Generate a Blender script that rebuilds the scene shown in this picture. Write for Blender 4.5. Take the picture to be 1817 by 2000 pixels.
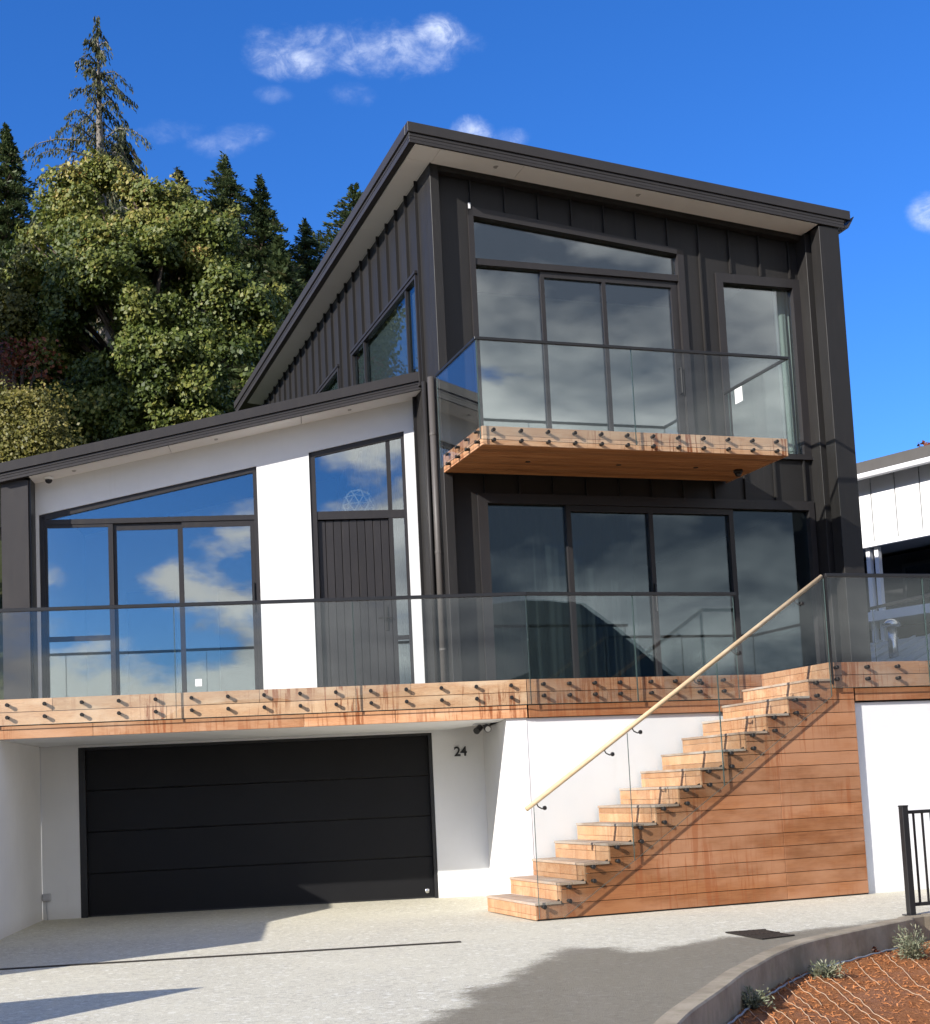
import bpy, math, random
import numpy as np
from mathutils import Vector, Matrix

for o in list(bpy.data.objects): bpy.data.objects.remove(o, do_unlink=True)
SC = bpy.context.scene
COL = SC.collection
R = math.radians

# ------------------------------------------------------------------ camera
FPX, CXP, CYP, HC = 2727.98, 908.5, 1266.8, 1.46          # calibrated on the 1817x2000 photograph
CR = Vector((0.99886328, 0.00479091, -0.04742574))          # camera right
CU = Vector((0.04766711, -0.10039334, 0.99380532))          # camera up
CW = Vector((0.0, 0.99493629, 0.10050759))                  # camera forward
cam = bpy.data.cameras.new('camera')
cam.sensor_fit = 'HORIZONTAL'; cam.sensor_width = 36.0
cam.lens = FPX / 1817 * 36; cam.shift_y = (CYP - 1000) / 1817
cam.clip_start = 0.1; cam.clip_end = 3000
camo = bpy.data.objects.new('camera', cam); COL.objects.link(camo)
m3 = Matrix((CR, CU, -CW)).transposed()
camo.matrix_world = Matrix.Translation((0, 0, HC)) @ m3.to_4x4()
SC.camera = camo

# ------------------------------------------------------------------ light, sky, exposure
YL, YR = 0.1111028, 0.3361446                              # yaw of the white wing and of the black house
SUN = Vector((0.65324, 0.62208, -0.43163)).normalized()    # direction the light travels
sl = bpy.data.lights.new('sun', 'SUN'); sl.energy = 4.6; sl.angle = R(0.53); sl.color = (1.0, 0.945, 0.86)
so = bpy.data.objects.new('sun', sl); COL.objects.link(so)
so.rotation_euler = SUN.to_track_quat('-Z', 'Y').to_euler()
so.location = (-30, -30, 30)
SC.view_settings.view_transform = 'Standard'; SC.view_settings.look = 'None'
SC.view_settings.exposure = 0.80; SC.view_settings.gamma = 1.0
SC.cycles.use_denoising = True
SC.cycles.max_bounces = 7; SC.cycles.transparent_max_bounces = 14
SC.cycles.use_adaptive_sampling = True; SC.cycles.adaptive_threshold = 0.02
SC.cycles.diffuse_bounces = 5; SC.cycles.glossy_bounces = 4
SC.cycles.caustics_reflective = False; SC.cycles.caustics_refractive = False
SC.cycles.sample_clamp_indirect = 8.0

class NT:
    """short-hand for building node trees"""
    def __init__(s, tree): s.t = tree; s.n = tree.nodes; s.l = tree.links
    def node(s, typ, **kw):
        nd = s.n.new(typ)
        for k, v in kw.items():
            if k.startswith('i_'): s.set(nd, k[2:], v)
            else: setattr(nd, k, v)
        return nd
    def set(s, nd, key, v):
        key = int(key) if key.isdigit() else key.replace('_', ' ')
        sock = nd.inputs[key]
        if hasattr(v, 'is_linked') or hasattr(v, 'links'): s.l.new(v, sock)
        else: sock.default_value = v
    def math(s, op, a, b=0.0, c=None, clamp=False):
        nd = s.n.new('ShaderNodeMath'); nd.operation = op; nd.use_clamp = clamp
        for i, v in enumerate((a, b, c)):
            if v is None: continue
            if hasattr(v, 'links'): s.l.new(v, nd.inputs[i])
            else: nd.inputs[i].default_value = v
        return nd.outputs[0]
    def vmath(s, op, a, b=None):
        nd = s.n.new('ShaderNodeVectorMath'); nd.operation = op
        for i, v in enumerate((a, b)):
            if v is None: continue
            if hasattr(v, 'links'): s.l.new(v, nd.inputs[i])
            else: nd.inputs[i].default_value = v
        return nd.outputs['Value'] if op in ('DOT_PRODUCT', 'LENGTH') else nd.outputs[0]
    def mix(s, fac, a, b, blend='MIX'):
        nd = s.n.new('ShaderNodeMix'); nd.data_type = 'RGBA'; nd.blend_type = blend
        for sock, v in ((nd.inputs['Factor'], fac), (nd.inputs['A'], a), (nd.inputs['B'], b)):
            pass
        for idx, v in ((0, fac), (6, a), (7, b)):
            if hasattr(v, 'links'): s.l.new(v, nd.inputs[idx])
            else: nd.inputs[idx].default_value = v if idx == 0 else (tuple(v) + (1.0,) if len(v) == 3 else v)
        return nd.outputs[2]
    def ramp(s, fac, stops):
        nd = s.n.new('ShaderNodeValToRGB'); e = nd.color_ramp.elements
        while len(e) < len(stops): e.new(0.5)
        for i, (p, c) in enumerate(stops):
            e[i].position = p; e[i].color = (c, c, c, 1) if isinstance(c, (int, float)) else tuple(c) + (1,)
        s.l.new(fac, nd.inputs[0]); return nd.outputs[0]
    def noise(s, vec=None, scale=5, detail=4, rough=0.5, dist=0.0, dims='3D'):
        nd = s.n.new('ShaderNodeTexNoise'); nd.noise_dimensions = dims
        nd.inputs['Scale'].default_value = scale; nd.inputs['Detail'].default_value = detail
        nd.inputs['Roughness'].default_value = rough; nd.inputs['Distortion'].default_value = dist
        if vec is not None: s.l.new(vec, nd.inputs['Vector'])
        return nd.outputs[0]
    def smooth(s, v, lo, hi):
        nd = s.n.new('ShaderNodeMapRange'); nd.interpolation_type = 'SMOOTHSTEP'
        s.l.new(v, nd.inputs[0]) if hasattr(v, 'links') else None
        nd.inputs[1].default_value = lo; nd.inputs[2].default_value = hi
        return nd.outputs[0]
    def scale(s, vec, sc):
        nd = s.n.new('ShaderNodeMapping'); s.l.new(vec, nd.inputs[0]); nd.inputs['Scale'].default_value = sc
        return nd.outputs[0]

def ray(px, py):
    return CR * ((px - CXP) / FPX) - CU * ((py - CYP) / FPX) + CW
def at_y(px, py, Y):
    d = ray(px, py); return d * (Y / d.y) + Vector((0, 0, HC))
def at_z(px, py, z):
    d = ray(px, py); return d * ((z - HC) / d.z) + Vector((0, 0, HC))

# world: clear autumn sky with small clouds ahead and broken cumulus behind the viewer (mirrored in the windows)
W = bpy.data.worlds.new('World'); SC.world = W; W.use_nodes = True
w = NT(W.node_tree); w.n.clear()
wout = w.node('ShaderNodeOutputWorld'); bg = w.node('ShaderNodeBackground'); bg.inputs[1].default_value = 0.1
sky = w.node('ShaderNodeTexSky'); sky.sky_type = 'NISHITA'; sky.sun_disc = False
sky.sun_elevation = math.asin(-SUN.z); sky.sun_rotation = math.atan2(-SUN.x, -SUN.y)
sky.altitude = 300; sky.air_density = 1.0; sky.dust_density = 0.25; sky.ozone_density = 3.0
hs = w.node('ShaderNodeHueSaturation'); hs.inputs['Saturation'].default_value = 1.10; hs.inputs['Value'].default_value = 1.0
w.l.new(w.mix(1.0, sky.outputs[0], (.60, .80, 1.24), 'MULTIPLY'), hs.inputs['Color'])
tc = w.node('ShaderNodeTexCoord'); gd = tc.outputs['Generated']
n_fine = w.noise(w.scale(gd, (1.0, 1.0, 1.5)), 20, 7, 0.64)
n_big = w.noise(gd, 8, 3, 0.55)
n_wisp = w.smooth(w.noise(w.scale(gd, (1.0, 1.0, 1.7)), 44, 8, 0.68, 0.9), .34, .66)
cl_sum = None
def sky_dir(px, py): return ray(px, py).normalized()
for (px, py, rx, ry, amp) in ((700, 98, 215, 62, 1.0), (850, 66, 60, 44, 1.0), (600, 118, 110, 44, 0.9), (684, 183, 58, 30, .42),
                              (330, 256, 85, 30, .42), (415, 284, 75, 30, .48), (928, 258, 52, 34, 1.0),
                              (996, 268, 46, 30, .95), (1824, 414, 50, 44, .85), (535, 186, 45, 20, .22), (478, 262, 70, 26, .3)):
    d = sky_dir(px, py); u = (CR - d * CR.dot(d)).normalized(); v = d.cross(u)
    fu = w.math('DIVIDE', w.vmath('DOT_PRODUCT', gd, tuple(u)), .90 * rx / FPX)
    fv = w.math('DIVIDE', w.vmath('DOT_PRODUCT', gd, tuple(v)), .88 * ry / FPX)
    r2 = w.math('ADD', w.math('MULTIPLY', fu, fu), w.math('MULTIPLY', fv, fv))
    q = w.math('SUBTRACT', 1.0, r2)
    q = w.math('ADD', q, w.math('MULTIPLY', w.math('SUBTRACT', n_fine, 0.51), 3.3))
    q = w.math('ADD', q, w.math('MULTIPLY', w.math('SUBTRACT', n_big, 0.5), 1.0))
    q = w.math('MULTIPLY', w.smooth(q, -0.1, 2.4), amp)
    q = w.math('MULTIPLY', q, w.math('GREATER_THAN', w.vmath('DOT_PRODUCT', gd, tuple(d)), 0.0))
    q = w.math('MULTIPLY', q, w.smooth(r2, 2.1, 0.9))
    cl_sum = q if cl_sum is None else w.math('MAXIMUM', cl_sum, q)
sx = w.node('ShaderNodeSeparateXYZ'); w.l.new(gd, sx.inputs[0])
def puffs(vec): return w.noise(w.scale(vec, (1.0, 1.0, 2.1)), 5.2, 7, 0.55, 0.15)
cn = puffs(gd)
cn_up = w.noise(w.scale(w.vmath('ADD', gd, (-.012, -.010, .034)), (1.0, 1.0, 2.1)), 5.2, 4, 0.5, 0.15)
cover = w.smooth(sx.outputs[1], 0.20, -0.30)
lean = w.math('MULTIPLY', w.smooth(w.vmath('DOT_PRODUCT', gd, (.60, -.71, .34)), .78, .97), .155)      # thicker bank to the south east
low = w.math('MULTIPLY', w.smooth(sx.outputs[2], .215, .10), .145)                                     # cumulus along the horizon
cth = w.math('ADD', cn, w.math('ADD', lean, low))
cl2 = w.math('MULTIPLY', w.smooth(cth, 0.505, 0.60), cover)
relief = w.math('MULTIPLY', w.math('SUBTRACT', cn, cn_up), 5.0)
thick = w.smooth(cth, 0.58, 0.78)
lit = w.math('ADD', w.math('SUBTRACT', .78, w.math('MULTIPLY', thick, .50)), relief, clamp=True)
ccol = w.mix(lit, (1.5, 1.75, 2.2), (9.6, 9.6, 9.5))
cl_sum = w.math('MULTIPLY', cl_sum, w.math('ADD', .30, w.math('MULTIPLY', n_wisp, .78)), clamp=True)
c1 = w.mix(cl_sum, hs.outputs[0], (7.0, 7.5, 8.4))
c2 = w.mix(w.math('MULTIPLY', cl2, 0.93), c1, ccol)
w.l.new(c2, bg.inputs[0]); w.l.new(bg.outputs[0], wout.inputs[0])

# ------------------------------------------------------------------ helpers
class Frame:
    def __init__(s, yaw): s.yaw = yaw; s.m = Matrix.Rotation(yaw, 4, 'Z')
    def w(s, a, b, z=0.0): return s.m @ Vector((a, b, z))
    def loc(s, p):
        q = s.m.transposed() @ Vector(p); return q
FL, FR, FW = Frame(YL), Frame(YR), Frame(0.0)

def tag(o, label=None, cat=None, group=None, kind=None):
    for k, v in (('label', label), ('category', cat), ('group', group), ('kind', kind)):
        if v: o[k] = v
    return o
def thing(name, label, cat, fr, base, group=None):
    o = bpy.data.objects.new(name, None); COL.objects.link(o)
    o.matrix_world = Matrix.Translation(fr.w(*base)) @ fr.m
    o['_b'] = list(base); o.empty_display_size = .2
    return tag(o, label, cat, group)
def base_of(o):
    while o is not None:
        if '_b' in o: return Vector(o['_b'])
        o = o.parent
    return Vector((0, 0, 0))

class MB:
    """collects verts / faces in frame coordinates (a, b, z)"""
    def __init__(s): s.v = []; s.f = []
    def add(s, vs, fs):
        k = len(s.v); s.v += [tuple(p) for p in vs]; s.f += [tuple(i + k for i in q) for q in fs]; return s
    def box(s, a0, a1, b0, b1, z0, z1):
        return s.add([(a0,b0,z0),(a1,b0,z0),(a1,b1,z0),(a0,b1,z0),(a0,b0,z1),(a1,b0,z1),(a1,b1,z1),(a0,b1,z1)],
                     [(0,3,2,1),(4,5,6,7),(0,1,5,4),(1,2,6,5),(2,3,7,6),(3,0,4,7)])
    def prism(s, poly, axis, c0, c1):
        """poly in the plane across axis: 'b' -> (a,z), 'a' -> (b,z), 'z' -> (a,b)"""
        def P(p, c): return {'b': (p[0], c, p[1]), 'a': (c, p[0], p[1]), 'z': (p[0], p[1], c)}[axis]
        n = len(poly); vs = [P(p, c0) for p in poly] + [P(p, c1) for p in poly]
        fs = [tuple(range(n)), tuple(range(2*n-1, n-1, -1))] + [(i, i+n, (i+1) % n + n, (i+1) % n) for i in range(n)]
        return s.add(vs, fs)
    def hexa(s, q):      # 8 corners: bottom 4, top 4
        return s.add(q, [(0,3,2,1),(4,5,6,7),(0,1,5,4),(1,2,6,5),(2,3,7,6),(3,0,4,7)])
    def tube(s, pts, rad, n=8, cap=True):
        pts = [Vector(p) for p in pts]; k = len(pts)
        rad = rad if hasattr(rad, '__len__') else [rad] * k
        vs = []; prev = None
        for i, p in enumerate(pts):
            t = (pts[min(i+1, k-1)] - pts[max(i-1, 0)]).normalized()
            if prev is None:
                x = t.orthogonal().normalized()
            else:
                x = (prev - t * prev.dot(t)).normalized()
            prev = x; y = t.cross(x)
            for j in range(n):
                an = 2 * math.pi * j / n
                vs.append(p + (x * math.cos(an) + y * math.sin(an)) * rad[i])
        fs = [(i*n+j, i*n+(j+1) % n, (i+1)*n+(j+1) % n, (i+1)*n+j) for i in range(k-1) for j in range(n)]
        if cap: fs += [tuple(range(n-1, -1, -1)), tuple(range((k-1)*n, k*n))]
        return s.add(vs, fs)
    def lathe(s, prof, c, axis='z', n=16):
        """prof = [(r, h)], axis of revolution through c"""
        vs = []
        for r, h in prof:
            for j in range(n):
                an = 2*math.pi*j/n; u, v = r*math.cos(an), r*math.sin(an)
                vs.append({'z': (c[0]+u, c[1]+v, c[2]+h), 'b': (c[0]+u, c[1]+h, c[2]+v), 'a': (c[0]+h, c[1]+u, c[2]+v)}[axis])
        k = len(prof)
        fs = [(i*n+j, i*n+(j+1) % n, (i+1)*n+(j+1) % n, (i+1)*n+j) for i in range(k-1) for j in range(n)]
        fs += [tuple(range(n-1, -1, -1)), tuple(range((k-1)*n, k*n))]
        return s.add(vs, fs)
    def mesh(s, name, off=(0, 0, 0), smooth=False, fix=True):
        me = bpy.data.meshes.new(name)
        me.from_pydata([(p[0]-off[0], p[1]-off[1], p[2]-off[2]) for p in s.v], [], s.f)
        if fix:
            import bmesh
            bm = bmesh.new(); bm.from_mesh(me); bmesh.ops.recalc_face_normals(bm, faces=bm.faces); bm.to_mesh(me); bm.free()
        if smooth:
            me.polygons.foreach_set('use_smooth', [True] * len(me.polygons))
        me.update(); return me
    def build(s, name, mat, parent=None, fr=None, bevel=0.0, smooth=False, base=None):
        """child of parent (same frame) or, with fr given, a top-level mesh whose origin is base"""
        if parent is not None:
            off = base_of(parent); me = s.mesh(name, off, smooth)
            o = bpy.data.objects.new(name, me); COL.objects.link(o); o.parent = parent
        else:
            base = base or (0, 0, 0); me = s.mesh(name, base, smooth)
            o = bpy.data.objects.new(name, me); COL.objects.link(o)
            o.matrix_world = Matrix.Translation((fr or FW).w(*base)) @ (fr or FW).m
            o['_b'] = list(base)
        me.materials.append(mat)
        if bevel:
            md = o.modifiers.new('bevel', 'BEVEL'); md.width = bevel; md.segments = 1; md.limit_method = 'ANGLE'; md.angle_limit = R(40)
        return o
def place(name, me, parent, p):
    """another object on shared mesh data, at frame point p under parent"""
    o = bpy.data.objects.new(name, me); COL.objects.link(o); o.parent = parent
    o.location = Vector(p) - base_of(parent); return o

# ------------------------------------------------------------------ materials
MATS = {}
def mat(name):
    m = bpy.data.materials.new(name); m.use_nodes = True; t = NT(m.node_tree); t.n.clear()
    out = t.node('ShaderNodeOutputMaterial'); MATS[name] = m; return m, t, out
def bsdf(t, out, color, rough=0.6, spec=0.4, metal=0.0, bump=None, bstr=0.2, bdist=0.01):
    p = t.node('ShaderNodeBsdfPrincipled')
    for k, v in (('Base Color', color), ('Roughness', rough), ('Specular IOR Level', spec), ('Metallic', metal)):
        if hasattr(v, 'links'): t.l.new(v, p.inputs[k])
        else: p.inputs[k].default_value = tuple(v) + (1,) if hasattr(v, '__len__') and len(v) == 3 else v
    if bump is not None:
        b = t.node('ShaderNodeBump'); b.inputs['Strength'].default_value = bstr; b.inputs['Distance'].default_value = bdist
        t.l.new(bump, b.inputs['Height']); t.l.new(b.outputs[0], p.inputs['Normal'])
    t.l.new(p.outputs[0], out.inputs[0]); return p
def objco(t):
    c = t.node('ShaderNodeTexCoord'); return c.outputs['Object']
def geoco(t):
    return t.node('ShaderNodeNewGeometry').outputs['Position']
def objrand(t): return t.node('ShaderNodeObjectInfo').outputs['Random']

def m_plain(name, col, rough=.5, spec=.4, metal=0., var=.12, scale=14, bump=0.0):
    m, t, out = mat(name); g = geoco(t)
    n = t.noise(g, scale, 5, .6)
    c = t.mix(n, tuple(x * (1 - var) for x in col), tuple(x * (1 + var) for x in col))
    rr = t.math('ADD', rough - .08, t.math('MULTIPLY', t.noise(g, scale * .6, 3), .16))
    bsdf(t, out, c, rr, spec, metal, bump=t.noise(g, scale * 12, 3) if bump else None, bstr=bump)
    return m
def m_plaster(name='plaster', col=(.75, .75, .75)):
    m, t, out = mat(name); g = geoco(t)
    n1 = t.noise(g, .9, 5, .6); n2 = t.noise(g, 9, 4, .6)
    streak = t.noise(t.scale(g, (5, 5, .35)), 2.2, 4, .6)
    c = t.mix(t.smooth(n1, .3, .75), tuple(x * .93 for x in col), col)
    c = t.mix(t.math('MULTIPLY', t.smooth(n2, .5, .8), .25), c, tuple(x * .90 for x in col))
    c = t.mix(t.math('MULTIPLY', t.smooth(streak, .58, .8), .22), c, (col[0]*.80, col[1]*.78, col[2]*.74))
    fz = t.node('ShaderNodeSeparateXYZ'); t.l.new(g, fz.inputs[0])
    foot = t.math('MULTIPLY', t.smooth(t.math('ADD', fz.outputs[2], t.math('MULTIPLY', n2, .12)), .26, .04), .32)
    c = t.mix(foot, c, (.50, .46, .40))
    b = t.math('ADD', t.noise(g, 60, 4, .7), t.math('MULTIPLY', t.noise(g, 5, 3), 1.5))
    bsdf(t, out, c, .88, .15, bump=b, bstr=.22, bdist=.006); return m
def m_metal(name, col, rough=.42):
    m, t, out = mat(name); g = geoco(t); rnd = objrand(t)
    n = t.noise(g, 3, 5, .6); dust = t.noise(t.scale(g, (9, 9, .8)), 1.6, 5, .65)
    k = t.math('ADD', .90, t.math('MULTIPLY', rnd, .2))
    c = t.mix(n, tuple(x * .85 for x in col), tuple(x * 1.15 for x in col))
    c = t.mix(t.math('MULTIPLY', t.smooth(dust, .5, .8), .20), c, (.060, .052, .046))
    mul = t.node('ShaderNodeVectorMath', operation='SCALE'); t.l.new(c, mul.inputs[0]); t.l.new(k, mul.inputs[3])
    rr = t.math('ADD', rough, t.math('MULTIPLY', t.math('SUBTRACT', dust, .5), .25))
    bsdf(t, out, mul.outputs[0], rr, .26, 0.0, bump=t.noise(g, 1.4, 2), bstr=.10, bdist=.02); return m
def m_timber(name, c_dark, c_mid, c_light, grey=0.0, stain=0.0, rough=.72, grain=(1.2, 14, 26), bleach=0.0, sdir=(16, 16, 1.0)):
    m, t, out = mat(name); oc = objco(t); rnd = objrand(t)
    off = t.node('ShaderNodeCombineXYZ'); r7 = t.math('MULTIPLY', rnd, 37.0)
    t.l.new(r7, off.inputs[0]); t.l.new(t.math('MULTIPLY', rnd, 91.0), off.inputs[2])
    v = t.vmath('ADD', oc, off.outputs[0])
    gr = t.noise(t.scale(v, grain), 2.2, 6, .62, 1.2)
    big = t.noise(t.scale(v, (.7, 2.5, 2.5)), 1.6, 4, .6)
    fine = t.noise(t.scale(v, (4, 60, 90)), 2.0, 4, .7)
    c = t.mix(t.smooth(gr, .32, .68), c_dark, c_mid)
    c = t.mix(t.smooth(big, .42, .7), c, c_light)
    c = t.mix(t.math('MULTIPLY', t.smooth(rnd, 0., 1.), .45), c, t.mix(t.noise(t.scale(v, (.3, 1, 1)), 1.), c_light, c_dark))
    r2_ = t.math('FRACT', t.math('MULTIPLY', rnd, 7.31))
    vv = t.node('ShaderNodeVectorMath', operation='SCALE'); t.l.new(c, vv.inputs[0]); t.l.new(t.math('ADD', .72, t.math('MULTIPLY', r2_, .44)), vv.inputs[3]); c = vv.outputs[0]
    c = t.mix(t.math('MULTIPLY', t.smooth(fine, .52, .75), .35), c, tuple(x * .55 for x in c_dark))
    g = geoco(t)
    if grey:
        gm = t.noise(t.scale(g, (1.5, 1.5, 3)), 1.4, 5, .65)
        c = t.mix(t.math('MULTIPLY', t.smooth(gm, .40, .66), grey), c, (.40, .36, .31))
    if bleach:
        bm_ = t.noise(t.scale(g, (1, 1, 2.2)), .6, 5, .6)
        c = t.mix(t.math('MULTIPLY', t.smooth(bm_, .38, .62), bleach), c, (.39, .205, .115))
    if stain:
        sn = t.noise(t.scale(g, sdir), .9, 6, .7, .8); sp = t.noise(g, .9, 3, .5)
        ma = t.math('MULTIPLY', t.smooth(sn, .50, .58), t.smooth(sp, .40, .56))
        c = t.mix(t.math('MULTIPLY', ma, stain), c, (.24, .070, .022))
    bsdf(t, out, c, rough, .25, bump=gr, bstr=.12, bdist=.004); return m
def m_glass(name, r0, tint, gcol=(.92, .97, .97), wave=0.0, wscale=1.2):
    m, t, out = mat(name)
    lw = t.node('ShaderNodeLayerWeight'); lw.inputs[0].default_value = .5
    f5 = t.math('POWER', lw.outputs['Facing'], 5.0)
    fac = t.math('ADD', r0, t.math('MULTIPLY', f5, 1 - r0), clamp=True)
    tr = t.node('ShaderNodeBsdfTransparent'); tr.inputs[0].default_value = tuple(tint) + (1,)
    gl = t.node('ShaderNodeBsdfGlossy'); gl.inputs['Roughness'].default_value = 0.0; gl.inputs[0].default_value = tuple(gcol) + (1,)
    if wave:
        g = geoco(t); b = t.node('ShaderNodeBump'); b.inputs['Strength'].default_value = wave; b.inputs['Distance'].default_value = .02
        t.l.new(t.noise(g, wscale, 2, .4), b.inputs['Height']); t.l.new(b.outputs[0], gl.inputs['Normal'])
    mx = t.node('ShaderNodeMixShader'); t.l.new(fac, mx.inputs[0]); t.l.new(tr.outputs[0], mx.inputs[1]); t.l.new(gl.outputs[0], mx.inputs[2])
    t.l.new(mx.outputs[0], out.inputs[0]); return m

PLASTER = m_plaster()
PLASTER2 = m_plaster('plaster_interior', (.62, .62, .62))
CLAD = m_metal('dark_cladding', (.0205, .0192, .0188), .50)
FASC = m_metal('dark_fascia_metal', (.034, .031, .031), .45)
FRAME = m_metal('dark_window_frame', (.026, .024, .025), .42)
BLACK = m_plain('black_powder_coat', (.012, .012, .013), .40, .45, var=.2)
DOORBLK = m_plain('black_garage_door', (.0065, .0065, .0075), .5, .22, var=.25, scale=3)
SOFF = m_plain('soffit_white', (.87, .865, .84), .8, .2, var=.05, scale=2)
T_BLEACH = m_timber('bleached_decking_timber', (.44, .225, .115), (.58, .345, .195), (.66, .45, .29), grey=.12, stain=.95)
T_ORANGE = m_timber('orange_decking_timber', (.42, .19, .085), (.58, .29, .14), (.66, .40, .24), stain=.9, bleach=.25)
T_CLAD = m_timber('red_brown_cladding_timber', (.19, .068, .024), (.295, .115, .042), (.36, .158, .066), rough=.58, stain=.55, bleach=.72)
T_FASR = m_timber('brown_fascia_timber', (.27, .125, .06), (.40, .20, .10), (.47, .27, .155), grey=.25, stain=.7)
T_RISER = m_timber('pale_riser_timber', (.37, .185, .088), (.50, .275, .145), (.58, .355, .205), grey=.12, stain=.35)
T_TREAD = m_timber('weathered_tread_timber', (.30, .20, .14), (.38, .27, .19), (.44, .33, .25), grey=.75)
T_SOFF = m_timber('warm_balcony_soffit_timber', (.26, .105, .035), (.38, .165, .06), (.45, .215, .085), rough=.6)
T_RAIL = m_timber('blond_handrail_timber', (.48, .345, .20), (.57, .43, .265), (.63, .50, .33), rough=.5)
PANE = m_glass('window_glass', .19, (.80, .86, .85), (.92, .93, .92), wave=.012, wscale=.9)
PANE_DARK = m_glass('tinted_window_glass', .095, (.50, .55, .56), (.72, .84, .88), wave=.012, wscale=.9)
BGLASS = m_glass('balustrade_glass', .032, (.962, .974, .968), (.95, 1.0, 1.0))
GEDGE = m_plain('glass_edge', (.055, .085, .08), .25, .5)
STEEL = m_plain('dark_bronze_fitting', (.016, .014, .013), .5, .3)
PIPE = m_plain('downpipe_grey_brown', (.075, .067, .061), .5, .4, var=.1)

# ------------------------------------------------------------------ setting
def sstep(x, a, b):
    t = min(1.0, max(0.0, (x - a) / (b - a))); return t * t * (3 - 2 * t)
def terrain(x, y):
    """ground level: flat by the drive, a wooded hillside behind the house, falling away to the right"""
    hill = 15.0 * sstep(y, 30, 62) * sstep(x, 15, -6)
    far = 14 * sstep(math.hypot(x, y), 150, 420)
    return -0.75 + hill + far + 0.35 * math.sin(x * .31) * math.sin(y * .27) * sstep(y, 30, 40)
KERB_L = [(14.0, 16.0), (10.0, 14.62), (7.2, 13.80), (5.94, 13.46), (5.75, 13.28), (5.3, 12.92), (4.78, 12.48), (4.34, 12.09), (4.04, 11.75),
          (3.68, 11.24), (3.33, 10.66), (3.15, 10.37), (2.78, 9.66), (2.31, 8.79), (2.0, 8.1), (1.5, 6.9), (.9, 5.2), (.2, 2.5), (-.4, -1), (-.8, -5)]
KERB = [FL.w(a, b) for a, b in KERB_L]                        # world, far to near
KERB_Y = [p.y for p in KERB][::-1]; KERB_X = [p.x for p in KERB][::-1]
def kerb_x(y): return float(np.interp(y, KERB_Y, KERB_X))

m, t, out = mat('hillside_grass'); g = geoco(t)
c = t.mix(t.noise(g, .35, 6, .65), (.022, .030, .011), (.045, .050, .02))
c = t.mix(t.smooth(t.noise(g, 3, 5, .7), .5, .75), c, (.05, .038, .022))
bsdf(t, out, c, .95, .1, bump=t.noise(g, 6, 6, .7), bstr=.6, bdist=.15); GRASS = m
mb = MB(); xs = np.concatenate([np.linspace(-600, -60, 12), np.linspace(-50, 50, 51), np.linspace(60, 600, 12)])
ys = np.concatenate([np.linspace(-600, -60, 12), np.linspace(-50, 110, 81), np.linspace(130, 600, 12)])
nx = len(xs)
mb.add([(x, y, terrain(x, y)) for y in ys for x in xs],
       [(j*nx+i, j*nx+i+1, (j+1)*nx+i+1, (j+1)*nx+i) for j in range(len(ys)-1) for i in range(nx-1)])
tag(mb.build('ground', GRASS, fr=FW, smooth=True), kind='structure')

# driveway: exposed aggregate concrete, damp where the hose water ran towards the drain and kerb
WET = [(.62, 8.6), (.69, 8.99), (.97, 9.87), (1.15, 10.37), (1.40, 10.83), (1.59, 11.34), (1.81, 11.65), (2.01, 12.30), (2.23, 12.52), (2.5, 12.41),
       (2.74, 12.05), (3.14, 12.35), (3.68, 12.80), (3.9, 12.62), (4.66, 12.86), (5.32, 13.22), (6.3, 13.7), (9, 14.4), (9, 5), (-.2, 5)]
WET = [FL.w(a, b) for a, b in WET]
def seg_d(px, py, q):
    """signed distance to a polygon (negative inside), vectorised"""
    d = np.full(px.shape, 1e9); ins = np.zeros(px.shape, bool); n = len(q)
    for i in range(n):
        ax, ay, bx_, by_ = q[i].x, q[i].y, q[(i+1) % n].x, q[(i+1) % n].y
        ex, ey = bx_-ax, by_-ay; h = np.clip(((px-ax)*ex+(py-ay)*ey)/(ex*ex+ey*ey), 0, 1)
        d = np.minimum(d, np.hypot(px-ax-h*ex, py-ay-h*ey))
        c_ = ((ay > py) != (by_ > py)) & (px < ex*(py-ay)/(ey if abs(ey) > 1e-9 else 1e-9)+ax)
        ins ^= c_
    return np.where(ins, -d, d)
m, t, out = mat('exposed_aggregate_concrete'); g = geoco(t)
at = t.node('ShaderNodeAttribute'); at.attribute_name = 'wet'
wn = t.math('ADD', at.outputs['Fac'], t.math('MULTIPLY', t.math('SUBTRACT', t.noise(g, 1.6, 6, .62), .5), .75))
wn = t.math('ADD', wn, t.math('MULTIPLY', t.math('SUBTRACT', t.noise(g, 28, 4, .7), .5), .42))
wet = t.smooth(wn, .15, -.13)
vor = t.node('ShaderNodeTexVoronoi'); vor.inputs['Scale'].default_value = 92; t.l.new(g, vor.inputs['Vector'])
sp = t.node('ShaderNodeSeparateColor'); t.l.new(vor.outputs['Color'], sp.inputs[0])
vor2 = t.node('ShaderNodeTexVoronoi'); vor2.inputs['Scale'].default_value = 26; t.l.new(g, vor2.inputs['Vector'])
sp2 = t.node('ShaderNodeSeparateColor'); t.l.new(vor2.outputs['Color'], sp2.inputs[0])
stone = t.ramp(sp.outputs[0], [(0, (.27, .24, .19)), (.3, (.45, .415, .345)), (.62, (.57, .535, .455)), (.88, (.66, .625, .55)), (1, (.74, .715, .65))])
c = t.mix(t.smooth(vor.outputs['Distance'], .25, .62), stone, (.53, .49, .41))
c = t.mix(t.math('MULTIPLY', t.smooth(sp2.outputs[0], .84, .90), .42), c, (.30, .27, .235))
c = t.mix(t.math('MULTIPLY', t.smooth(sp2.outputs[1], .90, .94), .38), c, (.82, .80, .77))
big = t.noise(g, .55, 6, .62)
c = t.mix(t.math('MULTIPLY', t.smooth(big, .34, .66), .30), c, (.64, .59, .48))
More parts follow.
